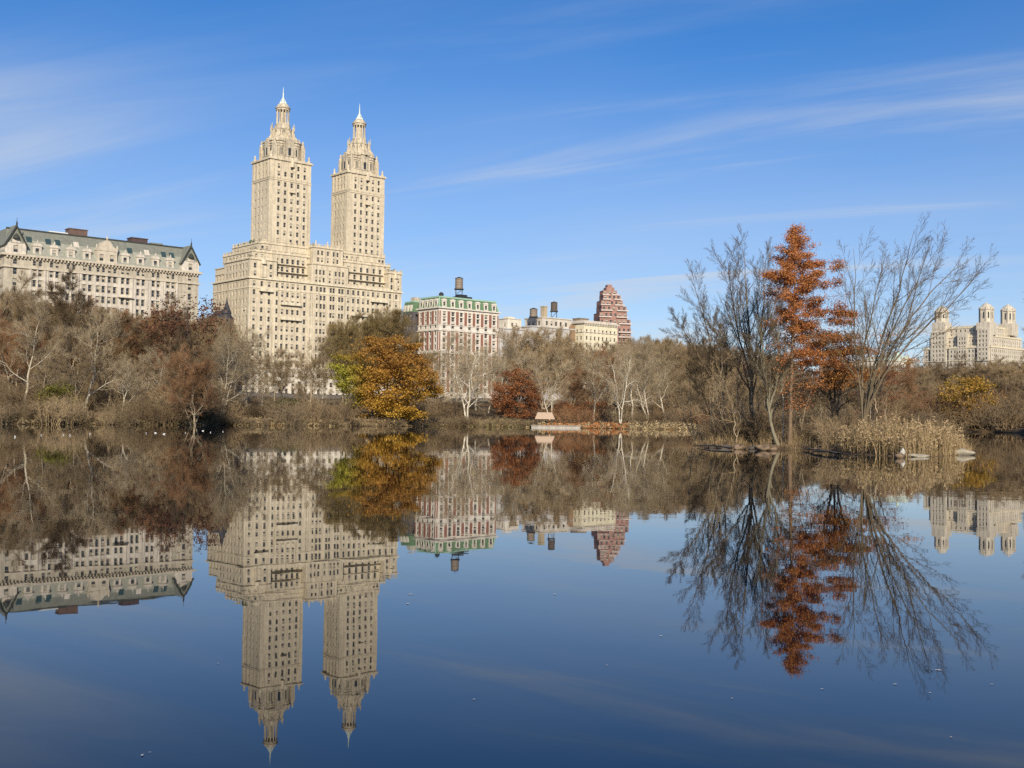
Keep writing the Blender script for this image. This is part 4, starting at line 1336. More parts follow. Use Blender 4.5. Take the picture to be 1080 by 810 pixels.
def col_gold(rng, q, cl):
    n = len(q)
    j = rng.uniform(-.12, .12, n) + (cl - .5) * .5
    yel = np.clip(1.0 - q[:, 2] * 1.5 + j, 0, 1)
    c = lerp3((.38, .19, .042), (.56, .335, .05), yel)
    gr = np.clip((-q[:, 0] * 1.5 - .45) * 1.6 * np.clip(1.5 - abs(q[:, 2] - .38) * 3.2, 0, 1) + j * .6, 0, 1)
    c = c * (1 - gr[:, None]) + np.array((.36, .33, .045))[None] * gr[:, None]
    return c * rng.uniform(.7, 1.25, n)[:, None]


def col_mix(a, b):
    def f(rng, q, cl):
        t = np.clip(cl * .7 + rng.uniform(-.2, .5, len(q)), 0, 1)
        return lerp3(a, b, t) * rng.uniform(.7, 1.25, len(q))[:, None]
    return f


for i in range(3): proto_bare(f'grey{i}', 11 + i, 20, 1.0 + .12 * i, dens=1.15)
proto_bare('dark0', 21, 20, .9, bark=BARK_D, twig=TWIG_D, dens=1.2)
proto_bare('dark1', 22, 20, 1.1, bark=BARK_G, twig=TWIG_D, fork=2, dens=1.1)
for i in range(2): proto_bare(f'dome{i}', 31 + i, 20, 1.25, twig=TWIG_G, fork=3, up=.2, dens=1.25)
proto_bare('russet', 35, 20, 1.1, twig=TWIG_R, fork=2, dens=1.2)
proto_bare('olive', 36, 20, 1.25, twig=TWIG_O, fork=3, up=.2, dens=1.4)
for i in range(3): proto_bare(f'pale{i}', 41 + i, 20, 1.0 + .1 * i, bark=BARK_P, twig=TWIG_P, cut=3, wob=.3, dens=.9, fork=1 + (i == 1), up=.14, tw=.022)
proto_bare('white', 45, 20, 1.05, bark=mat('white_sycamore_bark', (.66, .60, .48), var=.25, scale=2.0, rnd=.08), twig=TWIG_P, cut=3, wob=.32, dens=.8, fork=2, up=.12, tw=.02)
proto_leafy('gold', 51, 20.8, 12.0, 300, 145, .24, col_gold, clump=.08, zlo=.05, name='golden_tree', zf=.42)
proto_leafy('redbrown', 52, 17, 6.5, 120, 26, .20, col_mix((.10, .045, .028), (.19, .085, .045)), clump=.16, zlo=.3)
proto_leafy('rust', 53, 17, 7.2, 150, 85, .21, col_mix((.24, .09, .04), (.42, .18, .065)), clump=.12, zlo=.03, zf=.4)
proto_leafy('amber', 54, 10, 5.2, 90, 60, .22, col_mix((.30, .21, .04), (.48, .27, .05)), clump=.15, zlo=.15)
proto_leafy('orangebush', 55, 6, 6.5, 80, 50, .2, col_mix((.25, .085, .03), (.38, .16, .05)), clump=.16, zlo=.02)
proto_leafy('brownleaf', 56, 17, 6.5, 100, 45, .2, col_mix((.14, .075, .03), (.24, .12, .04)), clump=.18, zlo=.25)
proto_leafy('greenbush', 57, 5, 3.6, 60, 60, .17, col_mix((.05, .065, .02), (.12, .125, .03)), clump=.2, zlo=.02, name='leafy_shrub')
proto_leafy('yellowbush', 58, 6, 3.2, 50, 50, .17, col_mix((.12, .12, .025), (.20, .17, .035)), clump=.2, zlo=.02, name='leafy_shrub')
for i in range(2): proto_shrub(f'shrub{i}', 61 + i, 5, 4.5, 26, TWIG_G)
proto_shrub('shrubdark', 63, 5, 5.0, 34, TWIG_D, dens=7)
proto_shrub('shrubtan', 64, 4, 4.0, 30, mat('tan_stem', (.27, .20, .12), var=.25, scale=1.0, rnd=.25))
proto_shrub('shrubrust', 65, 4, 4.5, 30, TWIG_R)
USED = set()


def plant(key, px, D, ytop, label, cat=None, group=None, name=None, rz=None, wide=1.0, x=None, zoff=0.0):
    """a copy of a grown tree standing at a sight line and depth, as tall as its top shows"""
    src, hh = PROTO[key]
    o = src if key not in USED else copy_tree(src)
    USED.add(key)
    P = at(px, ytop, D)
    z = gz(P[0], P[1]) + zoff
    s = max(1.0, P[2] - z) / hh
    o.location = (P[0], P[1], z - .15)
    sw_ = s * wide
    o.scale = (sw_, sw_, s)
    o.rotation_euler = (0, 0, prng.uniform(0, 6.28) if rz is None else rz)
    if name: o.name = name
    tag(o, label, cat or ('shrub' if 'shrub' in o.name else 'tree'), group)
    return o


prng = random.Random(77)
topline = lambda px: float(np.interp(px, [-60, 0, 30, 60, 100, 130, 165, 195, 215, 235, 260, 290, 320, 345], [292, 298, 306, 312, 326, 322, 326, 318, 330, 334, 340, 356, 366, 372]))

# --- bank below the mansard building (a dense wood)
A1 = 'bare brown tree high in the dense wood below the green mansard building'
A2 = 'bare twiggy tree halfway down the bank below the green mansard building'
A3 = 'grey-brown bare shrub on the waterline below the green mansard building'
for i, px in enumerate(range(-46, 236, 12)):
    k = prng.choice(['grey0', 'grey1', 'grey2', 'dark1', 'dome0', 'dome1', 'russet', 'dome1'])
    plant(k, px + prng.uniform(-5, 5), prng.uniform(285, 335), topline(px) + prng.uniform(4, 20), A1, group=A1, name='bare_tree')
for i, px in enumerate(range(-50, 236, 12)):
    k = prng.choice(['grey0', 'grey1', 'grey2', 'dark1', 'russet', 'pale2', 'pale0', 'pale1'])
    plant(k, px + prng.uniform(-6, 6), prng.uniform(215, 262), topline(px) + prng.uniform(34, 72), A2, group=A2, name='bare_tree')
for i, px in enumerate(range(-50, 232, 6)):
    k = prng.choice(['shrub0', 'shrub1', 'shrubdark', 'shrub0', 'shrubtan', 'shrubdark'])
    sh = shore((px - 540) / 1200)
    plant(k, px + prng.uniform(-4, 4), sh + prng.uniform(-.6, 11), prng.uniform(412, 438), A3, group=A3, wide=prng.uniform(1, 1.5), name='bare_shrub')
for i, px in enumerate(range(-46, 236, 16)):
    sh = shore((px - 540) / 1200)
    plant(prng.choice(['shrub1', 'shrubdark', 'shrub0']), px + prng.uniform(-5, 5), sh + prng.uniform(22, 48), prng.uniform(388, 410), 'taller bare thicket behind the waterline shrubs below the green mansard building', group='thickets behind the waterline shrubs', wide=prng.uniform(1.1, 1.6), name='bare_shrub')
plant('dark0', 68, 262, 296, 'tall dark bare tree rising above the wood in front of the mansard roof')
plant('pale0', 30, 225, 318, 'big pale-limbed sycamore with wide crossing branches below the pointed west gable', cat='tree', rz=1.0)
plant('pale2', 90, 228, 332, 'pale sycamore with a tall upright trunk below the brown roof bulkhead', rz=2.2)
plant('redbrown', 197, 262, 306, 'tree holding dark red-brown leaves just below the end gable of the mansard roof')
plant('redbrown', 222, 300, 330, 'smaller red-brown leaved tree in the gap before the slate turret', wide=.8)
plant('brownleaf', 104, 250, 352, 'tree with clinging orange-brown leaves among bare sycamores')
plant('brownleaf', 20, 240, 372, 'low tree with dull orange-brown leaves under the pale crossing limbs')
plant('yellowbush', 63, 212, 398, 'yellow-green leafy shrub on the shaded bank beside a bare trunk')
plant('dark0', 194, 225, 352, 'dark-trunked bare tree standing under the red-brown leaved tree', wide=.8)
# --- bank below the twin towers
B1 = 'slender bare tree on the slope before the base of the twin-towered building'
B2 = 'bare grey shrub on the waterline below the twin-towered building'
for i, px in enumerate(range(240, 350, 20)):
    k = prng.choice(['grey0', 'grey1', 'pale0', 'pale2', 'grey2'])
    plant(k, px + prng.uniform(-4, 4), prng.uniform(290, 370), topline(px) + prng.uniform(8, 26), B1, group=B1, name='bare_tree')
for i, px in enumerate(range(236, 352, 6)):
    sh = shore((px - 540) / 1200)
    plant(prng.choice(['shrub0', 'shrub1', 'shrubdark', 'shrubtan']), px + prng.uniform(-4, 4), sh + prng.uniform(-.6, 20), prng.uniform(414, 438), B2, group=B2, wide=prng.uniform(1, 1.5), name='bare_shrub')
plant('pale1', 234, 240, 352, 'pale fork-trunked sycamore leaning over the water below the south wing of the towers', rz=.4)
plant('pale0', 262, 256, 372, 'smaller pale sycamore beside the forked one, short of the green bush', rz=4.0)
plant('grey1', 329, 275, 362, 'thin grey bare tree centred before the white base of the towers')
plant('grey2', 290, 300, 372, 'spreading grey bare tree hiding the corner of the tower block base')
plant('greenbush', 304, 256, 418, 'dull green bush on the bank below the twin-towered building')
plant('brownleaf', 246, 300, 356, 'tree with thin russet leaves beside the slate turret')
# --- golden tree and the ones around it
plant('gold', 409, 276, 351, 'large golden-orange tree overhanging the water, yellow-green on one flank', rz=0)
plant('olive', 388, 330, 331, 'broad domed olive-brown tree rising behind the golden one', rz=.5, wide=1.3)
plant('olive', 366, 335, 346, 'olive-brown tree rising behind the yellow-green flank of the golden tree', rz=4.0, wide=.85)
plant('olive', 420, 345, 341, 'narrower olive-brown tree between the golden tree and the striped building', rz=2.5, wide=.8)
C2 = 'dark bare shrub on the bank beside the golden tree'
for px, D, y in ((352, 262, 422), (362, 272, 424), (441, 300, 426), (452, 303, 420), (462, 306, 416), (470, 318, 412), (456, 330, 408), (478, 308, 428), (445, 320, 412)):
    plant(prng.choice(['shrubdark', 'shrub1']), px, D, y, C2, group=C2, wide=1.3, name='bare_shrub')
# --- before the striped building
D1 = 'thin pale-branched bare tree in front of the red and white striped building'
for px, D, y in ((466, 360, 372), (478, 340, 382), (503, 372, 366), (516, 350, 380), (528, 378, 360), (455, 380, 376), (490, 390, 368)):
    plant(prng.choice(['pale0', 'pale2', 'grey0']), px, D, y, D1, group=D1, name='bare_tree')
plant('white', 494, 306, 356, 'white twin-trunked sycamore at the water before the striped building', rz=.2, wide=1.15)
plant('rust', 546, 325, 381, 'round rust-red tree, leaves down to the ground, near the wooden shelter', wide=1.05)
plant('rust', 531, 345, 402, 'smaller dark russet leafy tree partly behind the round rust-red one')
# --- brown domes behind the shelter
plant('dome0', 574, 400, 350, 'large domed brown bare tree between the striped and the cream buildings', rz=.3, wide=1.12)
plant('dome1', 604, 415, 358, 'second domed brown bare tree, before the cream building', rz=1.3, wide=1.0)
plant('dome0', 548, 425, 366, 'low domed brown tree before the small grey-white building', rz=3.3)
plant('dome1', 640, 430, 368, 'domed bare tree before the foot of the red stepped tower', rz=5)
plant('pale1', 581, 322, 372, 'white-trunked sycamore directly behind the wooden shelter', rz=2.0)
plant('russet', 560, 345, 398, 'reddish bare tree beside the shelter', wide=1.1)
plant('russet', 602, 352, 392, 'reddish bare tree above the orange undergrowth', wide=1.2)
plant('russet', 622, 360, 388, 'russet bare tree between the orange bush and a white trunk')
for px, D, y, lb in ((598, 335, 422, 'orange-leaved bush just beyond the shelter'), (616, 328, 428, 'low orange bush behind the stone landing'), (630, 345, 420, 'orange-leaved bush at the foot of a white trunk')):
    plant('orangebush', px, D, y, lb, wide=.9, name='leafy_shrub', cat='shrub')
# --- pale row
plant('pale2', 628, 318, 372, 'slim white-trunked sycamore beside the orange bush', rz=.4, wide=.8)
plant('white', 655, 300, 366, 'brightest white sycamore of the row, single tall trunk at the water', rz=3.5, wide=.8)
plant('pale0', 668, 316, 362, 'pale sycamore just beyond the brightest white one', rz=2)
plant('pale1', 684, 322, 366, 'pale forked sycamore at the far end of the row', rz=3)
plant('pale2', 703, 330, 372, 'pale sycamore half hidden by the bare island trees', rz=5)
E1 = 'bare brown tree in the wood beyond the row of pale sycamores'
for px, D, y in ((648, 420, 372), (662, 440, 366), (676, 430, 360), (690, 450, 362), (706, 420, 360), (720, 440, 366), (736, 420, 370), (752, 440, 366), (768, 420, 374), (786, 440, 372), (804, 420, 376), (712, 360, 392), (730, 365, 396), (752, 370, 400), (776, 372, 398), (800, 380, 402), (655, 470, 366), (683, 480, 362), (699, 470, 361), (728, 480, 364), (744, 460, 368), (760, 470, 372), (778, 470, 374), (795, 460, 376), (815, 450, 380), (720, 345, 405), (742, 345, 408), (765, 350, 410), (788, 350, 410)):
    plant(prng.choice(['dome0', 'dome1', 'grey1', 'grey2', 'russet']), px, D, y, E1, group=E1, name='bare_tree')
E2 = 'low bare shrub on the far bank under the pale sycamores'
for i, px in enumerate(range(590, 840, 7)):
    sh = shore((px - 540) / 1200)
    plant(prng.choice(['shrub0', 'shrubdark', 'shrubtan', 'shrubrust']), px + prng.uniform(-3, 3), sh + prng.uniform(10, 60), prng.uniform(424, 438), E2, group=E2, wide=1.5, name='bare_shrub')
D2 = 'low tan shrub on the far bank between the golden tree and the shelter'
for px in (436, 448, 470, 482, 500, 512, 524, 536, 548, 556):
    sh = shore((px - 540) / 1200)
    plant(prng.choice(['shrubtan', 'shrubrust', 'shrub0']), px, sh + prng.uniform(1, 7), prng.uniform(439, 444), D2, group=D2, wide=1.3, name='bare_shrub')
# --- far bank seen past the island
F1 = 'dark bare tree in the far wood below the three-towered building'
F2 = 'bare tree on the far bank behind the island trees'
for px, D, y in ((950, 560, 390), (966, 600, 388), (980, 620, 386), (994, 560, 384), (1008, 600, 388), (1024, 640, 388), (1040, 600, 386), (1056, 560, 388), (1072, 600, 384), (1088, 560, 382), (960, 480, 398), (985, 500, 396), (1000, 470, 400), (1035, 490, 402), (1052, 480, 396), (1068, 470, 398), (1085, 480, 394), (955, 520, 392), (975, 530, 390), (990, 520, 388), (1015, 520, 390), (1030, 540, 386), (1048, 530, 388), (1064, 520, 386), (948, 450, 402), (970, 440, 404), (1045, 440, 404), (1060, 430, 402), (1078, 430, 400)):
    plant(prng.choice(['dark1', 'dome1', 'dark1', 'grey1', 'dome0']), px, D, y, F1, group=F1, name='bare_tree', wide=1.2)
for px, D, y in ((820, 430, 384), (838, 440, 392), (856, 430, 396), (874, 440, 392), (892, 430, 398), (908, 440, 388), (924, 430, 392), (938, 440, 390), (828, 400, 400), (846, 405, 402), (864, 400, 404), (882, 400, 404), (900, 400, 402), (918, 400, 402), (936, 400, 404)):
    plant(prng.choice(['grey0', 'russet', 'dark1', 'dome0']), px, D, y, F2, group=F2, name='bare_tree', wide=1.2)
plant('amber', 1018, 400, 395, 'small amber and yellow-green tree below the three-towered building', wide=.95)
G1 = 'dense bare thicket closing the wood under the far trees'
for px in range(600, 1100, 11):
    plant(prng.choice(['shrub0', 'shrub1', 'shrubdark', 'shrubrust']), px + prng.uniform(-4, 4), prng.uniform(395, 470), prng.uniform(394, 412) + (4 if px > 940 else 0), G1, group=G1, wide=prng.uniform(.8, 1.1), name='bare_shrub')
F3 = 'bare shrub along the far waterline past the reeds'
for i, px in enumerate(range(730, 1082, 9)):
    sh = shore((px - 540) / 1200) if px < 1060 else 380
    plant(prng.choice(['shrub0', 'shrub1', 'shrubdark', 'shrubtan', 'shrubrust']), px + prng.uniform(-4, 4), sh + prng.uniform(0, 40), prng.uniform(420, 442), F3, group=F3, wide=1.8, name='bare_shrub')

# ------------------------------------------------------------------ wooden shelter, landing and people
def ground_at(px, py, z=0.0):
    d = ray(px, py); t = (z - CAM_H) / d[2]
    return np.array([d[0] * t, d[1] * t, z])


c = at(574.5, 446, 301)
SZ = .62
lm = MB()
x0, x1 = at(560, 447, 298)[0], at(616, 447, 298)[0]
lm.prism([(x0, 291.5), (x0 + 6, 289.6), (x1 - 8, 290), (x1, 295), (x1, 306), (x0, 306)], -1.4, SZ - .1)
lm.prism([(x0 - .15, 291.3), (x0 + 6, 289.4), (x1 - 8, 289.8), (x1 + .2, 294.9), (x1 + .2, 306.2), (x0 - .15, 306.2)], SZ - .098, SZ)
o = tag(empty('stone_landing', (0, 0, 0)), 'low pale stone landing edge along the water under the wooden shelter', 'landing')
lm.build('coping', mat('pale_granite', (.42, .38, .33), var=.3, scale=1.2), o)
sh_ = tag(empty('wooden_shelter', (c[0], 301, SZ)), 'small open wooden shelter with tan shingled roof at the water', 'shelter')
WOOD = mat('weathered_wood', (.13, .095, .065), var=.3, scale=3)
for a in (-1, 1):
    for b_ in (-1, 1):
        q = MB(); q.bar((a * 1.9, b_ * 1.1, 0), (a * 1.85, b_ * 1.1, 2.0), .15, 6); q.bar((a * 1.85, b_ * 1.1, 1.3), (a * 1.3, b_ * 1.1, 1.95), .07, 5); q.build('post', WOOD, sh_)
q = MB()
for s in (-1, 1):
    q.add([(-2.6, s * 1.7, 1.75), (2.6, s * 1.7, 1.75), (1.9, 0, 3.4), (-1.9, 0, 3.4), (-2.6, s * 1.7, 1.62), (2.6, s * 1.7, 1.62), (1.9, 0, 3.27), (-1.9, 0, 3.27)],
          [(0, 1, 2, 3), (4, 7, 6, 5), (0, 4, 5, 1), (1, 5, 6, 2), (3, 2, 6, 7), (0, 3, 7, 4)])
q.add([(-2.6, -1.7, 1.75), (-2.6, 1.7, 1.75), (-1.9, 0, 3.4)], [(0, 1, 2)]); q.add([(2.6, -1.7, 1.75), (2.6, 1.7, 1.75), (1.9, 0, 3.4)], [(0, 2, 1)])
q.build('roof', mat('tan_shingle', (.46, .34, .24), var=.2, scale=3), sh_)
q = MB(); q.box(-1.5, .4, .4, 1.5, .8, .46); q.box(-1.4, .45, 0, -1.3, .75, .4); q.box(1.3, .45, 0, 1.4, .75, .4); q.box(-1.5, .78, .46, 1.5, .84, .9); q.build('bench', WOOD, sh_)


def skin_person(name, chain, radii, edges, m, loc, rz):
    me = bpy.data.meshes.new(name)
    me.from_pydata(chain, edges, [])
    o = link(name, me, None, loc)
    o.rotation_euler = (0, 0, rz)
    mod = o.modifiers.new('skin', 'SKIN')
    for i, r in enumerate(radii):
        me.skin_vertices[0].data[i].radius = (r, r)
    me.skin_vertices[0].data[0].use_root = True
    s = o.modifiers.new('smooth', 'SUBSURF'); s.levels = 1; s.render_levels = 1
    me.materials.append(m)
    return o


ch = [(0, .1, .52), (0, .12, .78), (0, .1, 1.0), (0, .08, 1.1), (0, .05, 1.24), (0, .04, 1.36),
      (-.1, .08, .5), (-.12, -.32, .52), (-.12, -.34, .08), (-.12, -.5, .04), (.1, .08, .5), (.12, -.32, .52), (.12, -.34, .08), (.12, -.5, .04),
      (-.2, .1, 1.0), (-.26, -.02, .76), (-.14, -.26, .64), (.2, .1, 1.0), (.26, -.02, .76), (.14, -.26, .64)]
ra = [.15, .15, .15, .06, .1, .085, .1, .075, .05, .045, .1, .075, .05, .045, .07, .05, .04, .07, .05, .04]
ed_ = [(0, 1), (1, 2), (2, 3), (3, 4), (4, 5), (0, 6), (6, 7), (7, 8), (8, 9), (0, 10), (10, 11), (11, 12), (12, 13), (2, 14), (14, 15), (15, 16), (2, 17), (17, 18), (18, 19)]
pp = skin_person('person', ch, ra, ed_, mat('navy_clothes', (.02, .022, .035), var=.2), (c[0] + .15, 301.45, SZ - .04), 0)
tag(pp, 'person in dark clothes sitting on the shelter bench', 'person')

# pale canopies glimpsed through the island trees
for px, D, w_, lb in ((760.5, 372, 2.0, 'small white canopy on the far bank, the one nearer the golden tree'), (774.5, 374, 2.6, 'white flat canopy on a pole seen beside the thick bare trunk')):
    P = at(px, 436, D); z = gz(P[0], P[1])
    q = tag(empty('white_canopy', (P[0], P[1], z)), lb, 'canopy')
    hh = P[2] - z
    t = MB(); t.prism([(-w_ / 2, -w_ / 2), (w_ / 2, -w_ / 2), (w_ / 2, w_ / 2), (-w_ / 2, w_ / 2)], hh, hh + .25); t.prism([(-w_ / 2, -w_ / 2), (w_ / 2, -w_ / 2), (w_ / 2, w_ / 2), (-w_ / 2, w_ / 2)], hh + .253, hh + .9, top=[(-.1, -.1), (.1, -.1), (.1, .1), (-.1, .1)])
    t.build('top', mat('white_canvas', (.8, .8, .8), var=.05), q)
    for a in (-1, 1):
        for b_ in (-1, 1):
            t = MB(); t.bar((a * w_ * .45, b_ * w_ * .45, 0), (a * w_ * .45, b_ * w_ * .45, hh), .07, 5); t.build('leg', MATS['white_canvas'], q)

# ------------------------------------------------------------------ island
isl = [ground_at(*q)[:2] for q in ((729, 469.6), (738, 470.2), (752, 471), (772, 472.5), (790, 472), (808, 473.5), (828, 474), (846, 474.5), (862, 475.5), (880, 477), (900, 479), (916, 480), (936, 481), (955, 482), (975, 482), (995, 481), (1012, 480), (1026, 479))]
isl += [np.array(q) for q in ((30.5, 75.5), (31.5, 82), (30, 90), (26, 96), (21, 99), (17.5, 97), (15.6, 90))]
isl = np.array(isl); icn = isl.mean(0)


def isl_dist(p):
    """signed distance to the island's outline, positive inside"""
    a = isl; b_ = np.roll(isl, -1, 0); ab = b_ - a
    t = np.clip(((p - a) * ab).sum(1) / (ab * ab).sum(1), 0, 1)
    d = np.linalg.norm(p - (a + ab * t[:, None]), axis=1).min()
    ins = False
    for i in range(len(a)):
        if (a[i, 1] > p[1]) != (b_[i, 1] > p[1]) and p[0] < (b_[i, 0] - a[i, 0]) * (p[1] - a[i, 1]) / (b_[i, 1] - a[i, 1]) + a[i, 0]: ins = not ins
    return d if ins else -d


def iz(x, y):
    d = isl_dist(np.array([x, y]))
    if d < 0: return max(-1.2, d * .5)
    return .02 + .42 * min(1, d / 1.2) + .35 * min(1, d / 6) + (.07 * math.sin(x * 2.1 + y * 1.3) + .06 * math.sin(x * 3.7 - y * 2.9)) * min(1, d / .8)


xs = np.arange(8, 35.01, .45); ys = np.arange(58, 102.01, .45)
zg = [[iz(x, y) for y in ys] for x in xs]
im = MB()
im.v = [(float(x), float(y), zg[i][j]) for i, x in enumerate(xs) for j, y in enumerate(ys)]
ny = len(ys)
for i in range(len(xs) - 1):
    for j in range(ny - 1):
        if max(zg[i][j], zg[i + 1][j], zg[i][j + 1], zg[i + 1][j + 1]) > -.6:
            im.f.append((i * ny + j, (i + 1) * ny + j, (i + 1) * ny + j + 1, i * ny + j + 1)); im.m.append(0)
tag(im.build('island_ground', mat('muddy_soil', (.075, .055, .036), var=.45, scale=1.6, rough=.95, spec=.1, c2=(.16, .11, .06), bump=.6), smooth=True), kind='structure')


def spt(px, py, D):
    return at(px, py, D)


def island_tree(name, label, stems, levels, bark, twig, cut=3, seed=1, sides=(9, 6, 5, 3, 3, 3)):
    rng = np.random.default_rng(seed)
    base = stems[0][0][:3]
    S = []
    for st in stems:
        s = np.array(st, float); s[:, :3] -= base
        o_ = resample(s, 14); o_[1:, :3] += rng.normal(0, .035, (13, 3))
        S.append(o_)
    o = grow(rng, np.stack(S), levels)
    tm, cmh = tree_parts(name, o, cut, bark, twig, sides)
    r = tag(empty(name, tuple(base)), label, 'tree')
    link('trunk', tm, r); link('crown', cmh, r)
    return r, o, base


def S(pts, r0, r1):
    """stem through (px, py, depth) points, tapering r0 -> r1"""
    n = len(pts)
    return [(*spt(*p), r0 + (r1 - r0) * (i / (n - 1)) ** .8) for i, p in enumerate(pts)]


BARK_K = mat('umber_bark', (.16, .118, .072), var=.35, scale=5)
TWIG_K = mat('umber_twig', (.105, .076, .045), var=.25, scale=2)
BARK_V = mat('drab_bark', (.15, .114, .068), var=.3, scale=5)
LV_UP = [dict(n=14, t=(.20, .90), ang=27, av=8, len=.40, shape=.5, up=.09, wob=.035, k=7, rr=.55),
         dict(n=9, t=(.10, .88), ang=28, len=.46, shape=.5, up=.07, wob=.04, k=5, rr=.55, max=2.6),
         dict(n=9, t=(.08, .95), ang=29, len=.46, shape=.5, up=.06, wob=.05, k=4, rr=.6, rmin=.0075, max=1.3),
         dict(n=4, t=(.08, .95), ang=28, len=.5, shape=.45, up=.05, wob=.05, k=3, rr=.65, rmin=.005, min=.15, max=.65)]
island_tree('bare_tree', 'tallest upright bare tree on the island, thick dark trunk with vertical branches',
            [S([(792, 462, 84), (793, 420, 84), (791, 370, 84), (787, 310, 84.5), (785, 262, 85)], .17, .014),
             S([(793, 425, 84), (803, 370, 83.4), (806, 310, 83), (805, 270, 82.6)], .09, .012),
             S([(792, 400, 84), (778, 350, 84.8), (770, 300, 85.4), (766, 268, 86)], .085, .012),
             S([(793, 380, 84), (814, 330, 84.6), (826, 295, 85)], .07, .01),
             S([(792, 412, 84), (764, 370, 83.5), (746, 330, 83)], .07, .01)],
            LV_UP, BARK_K, TWIG_K, seed=3)
island_tree('bare_tree', 'dark bare tree at the thin end of the island, branches fanning towards the open lake',
            [S([(762, 462, 86), (760, 420, 86), (752, 370, 86), (738, 320, 86.4), (728, 290, 87)], .11, .01),
             S([(761, 430, 86), (768, 380, 86.5), (766, 335, 87)], .07, .01),
             S([(760, 415, 86), (740, 380, 85.2), (722, 350, 84.6), (712, 335, 84)], .06, .01),
             S([(758, 462, 86.5), (745, 425, 87), (733, 390, 87.5)], .07, .015)],
            LV_UP, BARK_K, TWIG_K, seed=14)
island_tree('bare_tree', 'crooked olive-grey tree leaning out from the island bank and bending upright',
            [S([(823, 474, 74.6), (817, 462, 74.8), (812, 448, 75), (811, 430, 75.2), (808, 405, 75.4), (806, 375, 75.6), (802, 345, 76)], .15, .03),
             S([(811, 432, 75.2), (819, 405, 75), (822, 375, 74.7), (820, 340, 74.4)], .085, .02),
             S([(809, 410, 75.4), (797, 385, 75.8), (790, 355, 76.2)], .065, .015)],
            LV_UP[:3] + [dict(LV_UP[3], n=3)], BARK_OLV, TWIG_K, seed=6)
island_tree('sapling', 'very thin pale upright trunk beside the orange conifer',
            [S([(827, 473, 75.5), (826.5, 445, 75.6), (825, 400, 75.8), (823, 360, 76)], .055, .012)],
            [dict(n=12, t=(.3, 1), ang=45, len=.22, up=.1, wob=.1, k=5, rr=.4), dict(n=6, t=(.2, 1), ang=40, len=.5, up=.1, wob=.12, k=3, rr=.6, rmin=.006)], BARK_P, TWIG_G, cut=1, seed=7)
LV_FAN = [dict(n=11, t=(.16, .88), ang=24, av=8, len=.40, shape=.5, up=.04, wob=.03, k=8, rr=.55),
          dict(n=8, t=(.12, .86), ang=28, len=.44, shape=.5, up=.04, wob=.04, k=5, rr=.55, max=2.6),
          dict(n=5, t=(.12, .95), ang=28, len=.48, shape=.45, up=.05, wob=.05, k=4, rr=.6, rmin=.0065, max=1.3),
          dict(n=4, t=(.1, .95), ang=28, len=.5, shape=.4, up=.05, wob=.06, k=3, rr=.65, rmin=.0048, min=.15, max=.6)]
island_tree('bare_tree', 'vase-shaped bare tree by the reeds, long branches sweeping out over the three-towered building',
            [S([(911, 458, 70), (910, 430, 70), (904, 390, 70.2), (900, 340, 70.5), (903, 290, 71), (900, 262, 71.4)], .085, .008),
             S([(911, 450, 70), (914, 415, 69.8), (926, 370, 69.5), (945, 315, 69), (958, 270, 68.6), (964, 243, 68.4)], .10, .010),
             S([(912, 446, 70), (920, 410, 70.2), (944, 362, 70.8), (976, 312, 71.4), (1006, 283, 72), (1030, 268, 72.6)], .09, .008),
             S([(913, 440, 70), (928, 402, 69.4), (958, 362, 68.6), (990, 332, 68), (1020, 306, 67.5), (1040, 277, 67)], .085, .008),
             S([(911, 440, 70), (908, 400, 70.6), (914, 350, 71.4), (928, 300, 72), (934, 262, 72.6)], .08, .010),
             S([(912, 442, 70), (922, 396, 69), (944, 340, 68), (972, 290, 67), (985, 250, 66.4)], .075, .008)],
            LV_FAN, BARK_V, TWIG_K, seed=9)
# brush between the island trunks
LV_BR = [dict(n=9, t=(.15, 1), ang=42, len=.42, up=.05, wob=.16, k=5, rr=.6), dict(n=7, t=(.1, 1), ang=40, len=.5, up=.04, wob=.18, k=4, rr=.6, rmin=.008), dict(n=5, t=(.1, 1), ang=38, len=.55, up=.03, wob=.2, k=3, rr=.65, rmin=.006, min=.2)]
brs = random.Random(8)
IB = 'tangled bare sapling in the brush between the island trunks'
for k, (px, py, D, yt) in enumerate(((735, 462, 90, 400), (748, 463, 86, 385), (770, 464, 82, 375), (781, 465, 90, 388), (800, 467, 80, 372), (814, 466, 88, 378), (835, 468, 84, 395), (845, 466, 78, 410), (776, 468, 79, 405), (757, 466, 84, 410), (893, 462, 84, 408), (925, 462, 82, 400), (938, 462, 78, 412), (872, 466, 74, 425), (862, 462, 86, 415))):
    b0 = spt(px, py, D); b0[2] = iz(b0[0], b0[1]) - .05
    t0_ = spt(px + brs.uniform(-14, 14), yt, D + brs.uniform(-1, 1)); t1_ = spt(px + brs.uniform(-22, 22), yt + 18, D + brs.uniform(-2, 2))
    r_, _, _ = island_tree('sapling', IB, [[(*b0, .05), (*((b0 + t0_) / 2 + np.array([brs.uniform(-.3, .3), 0, 0])), .035), (*t0_, .01)], [(*b0, .04), (*((b0 + t1_) / 2 + np.array([brs.uniform(-.5, .5), 0, 0])), .03), (*t1_, .01)]],
                           LV_BR, BARK_G if k % 2 else BARK_T, TWIG_G if k % 3 else TWIG_D, cut=1, seed=100 + k)
    r_['group'] = 'tangled saplings on the island'

